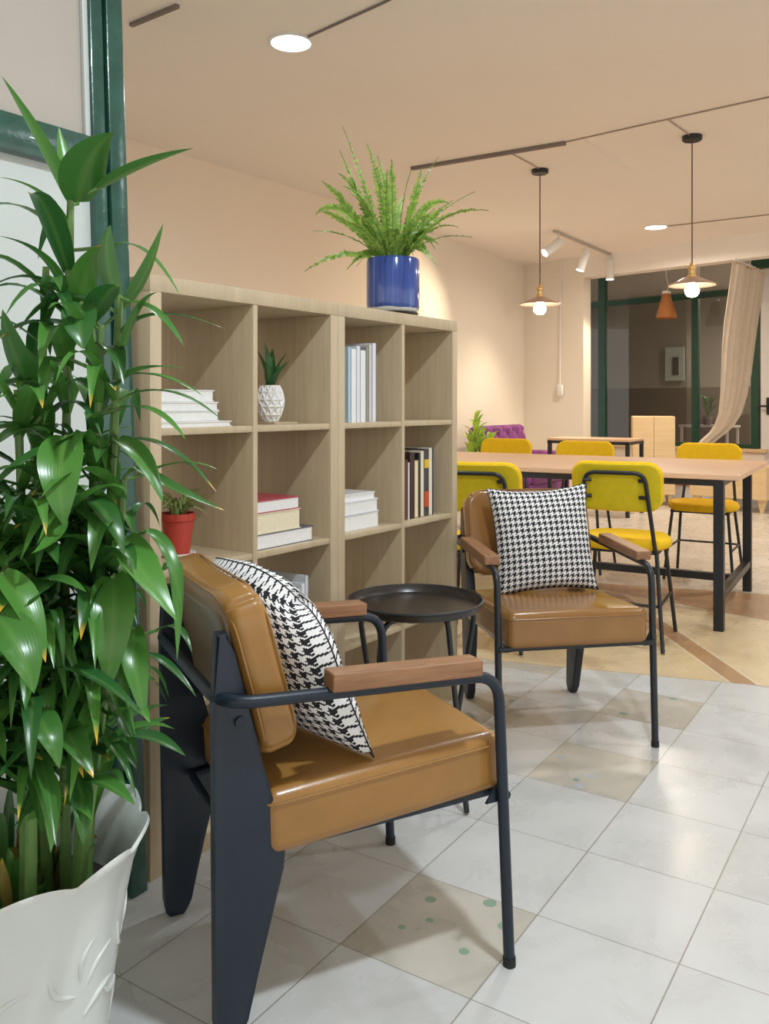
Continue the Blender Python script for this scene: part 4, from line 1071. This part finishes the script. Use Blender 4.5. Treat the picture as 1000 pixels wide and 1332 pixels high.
for k in range(8):
    p = c0 + rd*(-0.46+0.92*k/7); tube(b, [p + Vector((0.0, 0, 0.02)) + pn*0.0, p + Vector((0, 0, -0.03))], 0.010, 6)
link('curtain_ring', b, 'brass', t)['kind'] = 'stuff'

# ------------------------------------------------------------------ plants on the shelves
# red pot
p = SL(0.205, 0.14, ROWZ[2])
t = thing('potted_spider_plant', 'small striped plant in a red plastic pot on a saucer in the left column', 'potted plant', p)
b = BM(); lathe(b, [(0, 0.0), (0.040, 0.0), (0.048, 0.008), (0.046, 0.010), (0.038, 0.004), (0, 0.004)], seg=28); link('saucer', b, 'white_plastic', t)
b = BM(); lathe(b, [(0, 0.005), (0.031, 0.005), (0.041, 0.092), (0.0445, 0.094), (0.0455, 0.112), (0.041, 0.112), (0.039, 0.094), (0.037, 0.09), (0, 0.09)], seg=36); link('pot', b, plain('red plastic', (0.50, 0.055, 0.035), 0.45, var=0.05), t)
b = BM(); lathe(b, [(0, 0.098), (0.0385, 0.098), (0, 0.095)], seg=20); link('soil', b, 'soil', t)
rnd = random.Random(3); f = BM()
for k in range(46):
    a = rnd.uniform(0, 2*PI); d = Vector((math.cos(a), math.sin(a), 0)); ln = rnd.uniform(0.05, 0.10); up = rnd.uniform(0.04, 0.085)
    leaf(f, d*rnd.uniform(0, 0.02)+Vector((0, 0, 0.095)), d*ln*0.35+Vector((0, 0, 0.11+up)), d*ln+Vector((0, 0, 0.09+up*rnd.uniform(0.3, 1.1))), 0.008, 0.4, 5)
link('foliage', f, 'spider_leaf', t, angle=180)
# faceted white pot with snake plant
p = SL(0.535, 0.12, ROWZ[3])
t = thing('potted_snake_plant', 'snake plant in a faceted white pot on a wooden coaster in the top row', 'potted plant', p)
b = BM(); box(b, (0.01, -0.0, 0.003), (0.10, 0.10, 0.006), rot=Matrix.Rotation(S_ANG, 3, 'Z'), bev=0.001); link('coaster', b, 'shelf', t)
b = BM(); prof = [(0.024, 0.007), (0.034, 0.026), (0.041, 0.050), (0.043, 0.070), (0.038, 0.093), (0.029, 0.112)]; sg = 12; rings = []
for i, (r, z) in enumerate(prof): rings.append([b.verts.new((r*math.cos(2*PI*(k+0.5*(i % 2))/sg), r*math.sin(2*PI*(k+0.5*(i % 2))/sg), z)) for k in range(sg)])
for i in range(len(rings)-1):
    A_, B_ = rings[i], rings[i+1]
    for k in range(sg):
        if i % 2 == 0: b.faces.new((A_[k], A_[(k+1) % sg], B_[k])); b.faces.new((A_[(k+1) % sg], B_[(k+1) % sg], B_[k]))
        else: b.faces.new((A_[k], A_[(k+1) % sg], B_[(k+1) % sg])); b.faces.new((A_[k], B_[(k+1) % sg], B_[k]))
b.faces.new(rings[0][::-1])
bmesh.ops.recalc_face_normals(b, faces=b.faces[:])
# raise each facet into a shallow pyramid so that the diamonds read
bmesh.ops.poke(b, faces=[fc for fc in b.faces if len(fc.verts) == 3], offset=-0.0055)
lip = [b.verts.new((0.025*math.cos(2*PI*(k+0.5)/sg), 0.025*math.sin(2*PI*(k+0.5)/sg), 0.108)) for k in range(sg)]
for k in range(sg): b.faces.new((rings[-1][k], rings[-1][(k+1) % sg], lip[(k+1) % sg], lip[k]))
link('pot', b, 'white_plastic', t, smooth=False)
b = BM(); lathe(b, [(0, 0.106), (0.0255, 0.106), (0, 0.103)], seg=18); link('soil', b, 'soil', t)
f = BM()
for (a, ln, w_, lean_) in ((2.6, 0.135, 0.034, 0.15), (0.4, 0.11, 0.030, 0.45), (-0.5, 0.095, 0.028, 0.75), (3.6, 0.115, 0.030, 0.35), (1.5, 0.12, 0.030, 0.3), (4.6, 0.085, 0.026, 0.6), (5.4, 0.07, 0.026, 0.9)):
    d = Vector((math.cos(a), math.sin(a), 0))
    leaf(f, d*0.008+Vector((0, 0, 0.104)), d*ln*lean_*0.3+Vector((0, 0, 0.104+ln*0.5)), d*ln*lean_+Vector((0, 0, 0.104+ln*math.cos(lean_*0.8))), w_, 0.35, 6, side=Vector((-d.y, d.x, 0)))
link('foliage', f, 'snake_leaf', t, angle=180)

# fern in a blue glazed pot on top
p = SL(1.155, 0.115, SH)
t = thing('potted_fern', 'feathery green fern in a cobalt blue glazed pot on top of the bookshelf', 'potted plant', p)
b = BM(); lathe(b, [(0, 0.0), (0.075, 0.0), (0.090, 0.012), (0.088, 0.016), (0.072, 0.008), (0, 0.008)], seg=32); link('saucer', b, 'tray_metal', t)
def blue():
    m, nt, bs = new_mat('cobalt glaze'); v = coords(nt, (30, 30, 1.5)); v2 = coords(nt)
    c = ramp(nt, noise(nt, v, 1.3, 5, 0.6, 0.5), [(0.3, (0.012, 0.035, 0.20)), (0.62, (0.03, 0.085, 0.36)), (0.78, (0.35, 0.40, 0.55))])
    s = N(nt, 'ShaderNodeSeparateXYZ'); L(nt, v2, s.inputs[0])
    c = mixc(nt, mathn(nt, 'LESS_THAN', mathn(nt, 'ADD', s.outputs[2], mathn(nt, 'MULTIPLY', noise(nt, v2, 14), 0.02)), 0.040), c, (0.66, 0.66, 0.62))
    L(nt, c, bs.inputs['Base Color']); bs.inputs['Roughness'].default_value = 0.12; bs.inputs['Coat Weight'].default_value = 0.6
    return m
b = BM(); lathe(b, [(0, 0.017), (0.082, 0.017), (0.090, 0.026), (0.0925, 0.045), (0.0925, 0.195), (0.089, 0.203), (0.084, 0.200), (0.083, 0.165), (0, 0.165)], seg=56); link('pot', b, blue(), t)
b = BM(); lathe(b, [(0, 0.185), (0.084, 0.178), (0, 0.170)], seg=24); link('soil', b, 'soil', t)
f = BM(); st = BM(); rnd = random.Random(8)
def frond(p0, p1, p2, wmax, seed):
    uv = f.loops.layers.uv.verify(); r2 = random.Random(seed); n = 30; pts = []; roll_ = r2.uniform(-1.2, 1.2)
    p0, p1, p2 = map(Vector, (p0, p1, p2))
    for i in range(n+1):
        s = i/n; pts.append(p0*(1-s)**2 + p1*2*s*(1-s) + p2*s*s)
    tube(st, pts[::4] + [pts[-1]], 0.0011, 4)
    for i in range(3, n+1):
        s = i/n; q = pts[i]; tg = (pts[min(i+1, n)]-pts[i-1]).normalized()
        sd = tg.cross(Vector((0, 0, 1)));
        if sd.length < 0.2: sd = tg.cross(Vector((1, 0.3, 0)))
        sd.normalize(); up = sd.cross(tg); sd = (sd*math.cos(roll_) + up*math.sin(roll_)).normalized(); up = sd.cross(tg)
        wl_ = wmax*math.sin(PI*min(1, 0.12+s*0.86))**0.7
        for sg_ in (-1, 1):
            o = (sd*sg_ + tg*0.40 + up*r2.uniform(-0.25, 0.25)).normalized(); ln = wl_*r2.uniform(0.8, 1.1)
            hw = min(0.0060, ln*0.32)*r2.uniform(0.8, 1.2)
            v = [f.verts.new(x) for x in (q - tg*hw, q + o*ln*0.55 - tg*hw*1.1, q + o*ln, q + o*ln*0.55 + tg*hw*1.1, q + tg*hw)]
            try:
                fc = f.faces.new(v)
                for lp, u_ in zip(fc.loops, ((0.1, 0), (0.0, 0.5), (0.5, 0.8), (1, 0.5), (0.9, 0))): lp[uv].uv = u_
            except ValueError: pass
# main fronds as seen, then fillers: end points are in metres from the pot (x right, y away, z up)
FR = [((-0.05, -0.02, 0.34), (-0.175, -0.03, 0.66)), ((-0.02, 0.0, 0.42), (-0.09, -0.02, 0.60)), ((-0.10, 0.0, 0.40), (-0.185, -0.05, 0.57)), ((-0.16, 0.0, 0.42), (-0.245, -0.02, 0.47)),
      ((-0.14, 0.05, 0.36), (-0.26, 0.02, 0.38)), ((-0.12, -0.05, 0.30), (-0.275, -0.06, 0.29)), ((-0.15, -0.03, 0.27), (-0.30, -0.08, 0.15)), ((0.03, 0.0, 0.38), (0.16, 0.03, 0.57)),
      ((0.06, -0.05, 0.36), (0.10, 0.0, 0.52)), ((0.10, 0.02, 0.36), (0.29, 0.04, 0.45)), ((0.14, 0.0, 0.40), (0.33, -0.02, 0.37)), ((0.10, -0.04, 0.30), (0.27, -0.06, 0.27)),
      ((0.12, -0.06, 0.34), (0.22, -0.08, 0.30)), ((-0.03, -0.05, 0.36), (-0.02, -0.06, 0.50)), ((0.0, 0.06, 0.36), (0.04, 0.15, 0.46)), ((-0.06, 0.08, 0.34), (-0.16, 0.16, 0.40)),
      ((0.08, 0.08, 0.32), (0.18, 0.18, 0.38)), ((-0.08, -0.08, 0.30), (-0.15, -0.16, 0.30)), ((0.04, -0.10, 0.28), (0.08, -0.20, 0.26)), ((-0.09, -0.02, 0.36), (-0.14, -0.03, 0.48)),
      ((0.0, -0.03, 0.38), (-0.055, -0.03, 0.56)), ((0.07, 0.03, 0.32), (0.21, 0.05, 0.42)), ((-0.18, 0.02, 0.47), (-0.27, 0.0, 0.36))]
for k, (c_, e_) in enumerate(FR):
    a = math.atan2(c_[1], c_[0]); frond((0.03*math.cos(a), 0.03*math.sin(a), 0.18), c_, e_, 0.023, k)
for k in range(44):
    a = rnd.uniform(0, 2*PI); rr = rnd.uniform(0.08, 0.20); zz = rnd.uniform(0.27, 0.44)
    frond((0.03*math.cos(a), 0.03*math.sin(a), 0.18), (rr*0.5*math.cos(a), rr*0.5*math.sin(a), zz), (rr*1.15*math.cos(a), rr*1.15*math.sin(a), zz-rnd.uniform(-0.08, 0.14)), 0.019, 100+k)
link('frond_stems', st, 'stalk', t); link('foliage', f, 'fern_leaf', t, angle=180)

# ------------------------------------------------------------------ the large plant in its scalloped pot
PX, PY = -0.580, 1.300
t = thing('large_potted_plant', 'tall leafy dracaena in a white scalloped pot before the green framed partition', 'potted plant', (PX, PY, 0))
b = BM()
def scal(r, z, a):
    k = max(0, (z-0.30)/0.15)
    s = abs(math.sin(a*5.5+0.6))**0.8
    return (r + 0.012*k*s, z + 0.020*k*s - 0.004*k)
prof = [(0.0, 0.0), (0.125, 0.0), (0.135, 0.012), (0.150, 0.12), (0.166, 0.24), (0.178, 0.34), (0.186, 0.395), (0.198, 0.432), (0.206, 0.444), (0.203, 0.450), (0.192, 0.436), (0.178, 0.405), (0.172, 0.36), (0.168, 0.33), (0, 0.33)]
lathe(b, prof, seg=132, fn=scal)
pm_ = plain('white glazed plastic pot', (0.66, 0.70, 0.68), 0.32, var=0.04, nscale=3, coat=0.3)
pot = link('pot', b, pm_, t, angle=60)
# raised scrolls and petals on the pot wall
b = BM()
def onpot(a, z, lift=0.001):
    r = 0.1335 + (z-0.012)*0.135; r += lift
    return Vector((r*math.cos(a), r*math.sin(a), z))
for a0 in [(-0.52+k*0.785) for k in range(8)]:
    for (da, zz, ln, wd, an) in ((0, 0.22, 0.06, 0.020, 1.2), (0.10, 0.20, 0.065, 0.020, 0.7), (0.16, 0.16, 0.07, 0.020, 0.2), (-0.10, 0.20, 0.065, 0.020, 2.2), (-0.16, 0.15, 0.07, 0.018, 2.7), (0.0, 0.14, 0.07, 0.018, -1.5)):
        pts = []
        for k in range(9):
            s = k/8; u = math.cos(an)*ln*s - 0.012*math.sin(PI*s)*math.sin(an); v = math.sin(an)*ln*s + 0.012*math.sin(PI*s)*math.cos(an)
            pts.append(onpot(a0+(da*0.5)+u/0.16, zz+0.075+v, 0.0015))
        tube(b, pts, [0.0012 + 0.0035*math.sin(PI*min(1, 0.1+k/8*0.9)) for k in range(9)], 6)
link('relief', b, pm_, pot, angle=80)
b = BM(); lathe(b, [(0, 0.345), (0.09, 0.348), (0.172, 0.340), (0.0, 0.332)], seg=48); link('soil', b, 'soil', t)
STK = [(-0.475, 1.30, 1.42, 0.0), (-0.455, 1.33, 1.27, 0.02), (-0.420, 1.27, 1.22, 0.03), (-0.53, 1.24, 1.13, -0.02), (-0.56, 1.36, 1.20, -0.03), (-0.50, 1.20, 0.98, 0.0), (-0.43, 1.36, 1.05, 0.03), (-0.60, 1.20, 0.88, -0.06), (-0.47, 1.18, 0.82, 0.02), (-0.62, 1.30, 1.00, -0.05), (-0.52, 1.32, 1.32, 0.0), (-0.395, 1.28, 1.27, 0.0), (-0.38, 1.25, 1.00, 0.0), (-0.64, 1.24, 1.10, 0.0)]
CANE = []
b = BM(); f = BM(); dry = BM(); rnd = random.Random(21)
O = Vector((PX, PY, 0))
for (x, y, h, ln_) in STK:
    bo_ = Vector(((x-PX)*0.75+0.02, (y-PY)*0.9, 0)); bo_ = bo_ if bo_.length < 0.12 else bo_.normalized()*0.12
    base = Vector((PX + bo_.x, PY + bo_.y, 0.33)); top = Vector((x, y, h)); mid = (base+top)/2 + Vector((rnd.uniform(-0.02, 0.02), rnd.uniform(-0.02, 0.02), 0))
    pts = [base*(1-s)**2 + mid*2*s*(1-s) + top*s*s - O for s in [k/14 for k in range(15)]]
    CANE += [p + O for p in pts]
    tube(b, pts, [0.0085-0.0030*k/14 + (0.0010 if k % 2 else 0) for k in range(15)], 8)
    # leaves up this cane
    z = 0.48
    while z < h-0.02:
        s = (z-0.33)/(h-0.33); c0 = base*(1-s)**2 + mid*2*s*(1-s) + top*s*s
        for _ in range(3 if z < 0.92 else 1):
            a = rnd.uniform(0, 2*PI)
            if rnd.random() < 0.45: a = rnd.uniform(-2.6, -0.5)
            d = Vector((math.cos(a), math.sin(a), 0)); ln = rnd.uniform(0.14, 0.28); rise = rnd.uniform(0.03, 0.10); drop = rnd.uniform(-0.03, 0.11)
            e = c0 + d*ln*rnd.uniform(0.6, 0.95) + Vector((0, 0, rise-drop))
            if e.z < 0.50 or (c0.z < 0.60 and e.z < 0.56): continue
            # keep blades on the near side of the partition and inside the plant's width
            if (e - Vector((-0.538, 1.958, 0))).dot(Vector((0.816, -0.577, 0))) < 0.05: continue
            if e.x > -0.32 or (e.z > 1.15 and e.x > -0.38): continue
            m_ = c0 + d*ln*0.45 + Vector((0, 0, rise*1.5))
            leaf(f, c0 - O, m_ - O, e - O, rnd.uniform(0.014, 0.040), 0.28, 9, side=Vector((-d.y, d.x, 0)))
        z += rnd.uniform(0.030, 0.050)
for (p0, p1, p2, wd, face) in LEAVES:
    P0 = Vector(p0); near_ = min(CANE, key=lambda c: (c-P0).length + (0.3 if c.z > P0.z+0.01 else 0))
    dl = (near_-P0).length
    if dl > 0.008:
        dd_ = (P0-Vector(p1)).normalized()
        pp = [near_ + (P0 + dd_*dl*0.3 - near_)*0.0, near_*0.45 + (P0 + dd_*dl*0.25)*0.55, P0 + (Vector(p1)-P0)*0.06]
        tube(b, [q - O for q in fillet(pp, 0.05, 6)], 0.0028, 6)
    leaf(f, Vector(p0) - O, Vector(p1) - O, Vector(p2) - O, wd, 0.22, 12, side=Vector((0.9, 0.1, 0.45)) if face else None)
# thin stems that carry the long arching leaves back to the canes
for k in range(64):
    a = rnd.uniform(0, 2*PI); r = rnd.uniform(0.03, 0.105); p = Vector((r*math.cos(a), r*math.sin(a), 0.345)); d = Vector((math.cos(a), math.sin(a), 0))
    leaf(dry if k % 2 else f, p, p + d*0.03 + Vector((0, 0, rnd.uniform(0.05, 0.12))), p + d*rnd.uniform(0.0, 0.05) + Vector((0, 0, rnd.uniform(0.01, 0.15))), rnd.uniform(0.012, 0.03), 0.3, 6)
link('canes', b, 'stalk', t)
link('foliage', f, 'leaf', t, angle=180); link('dry_foliage', dry, 'dry_leaf', t, angle=180)
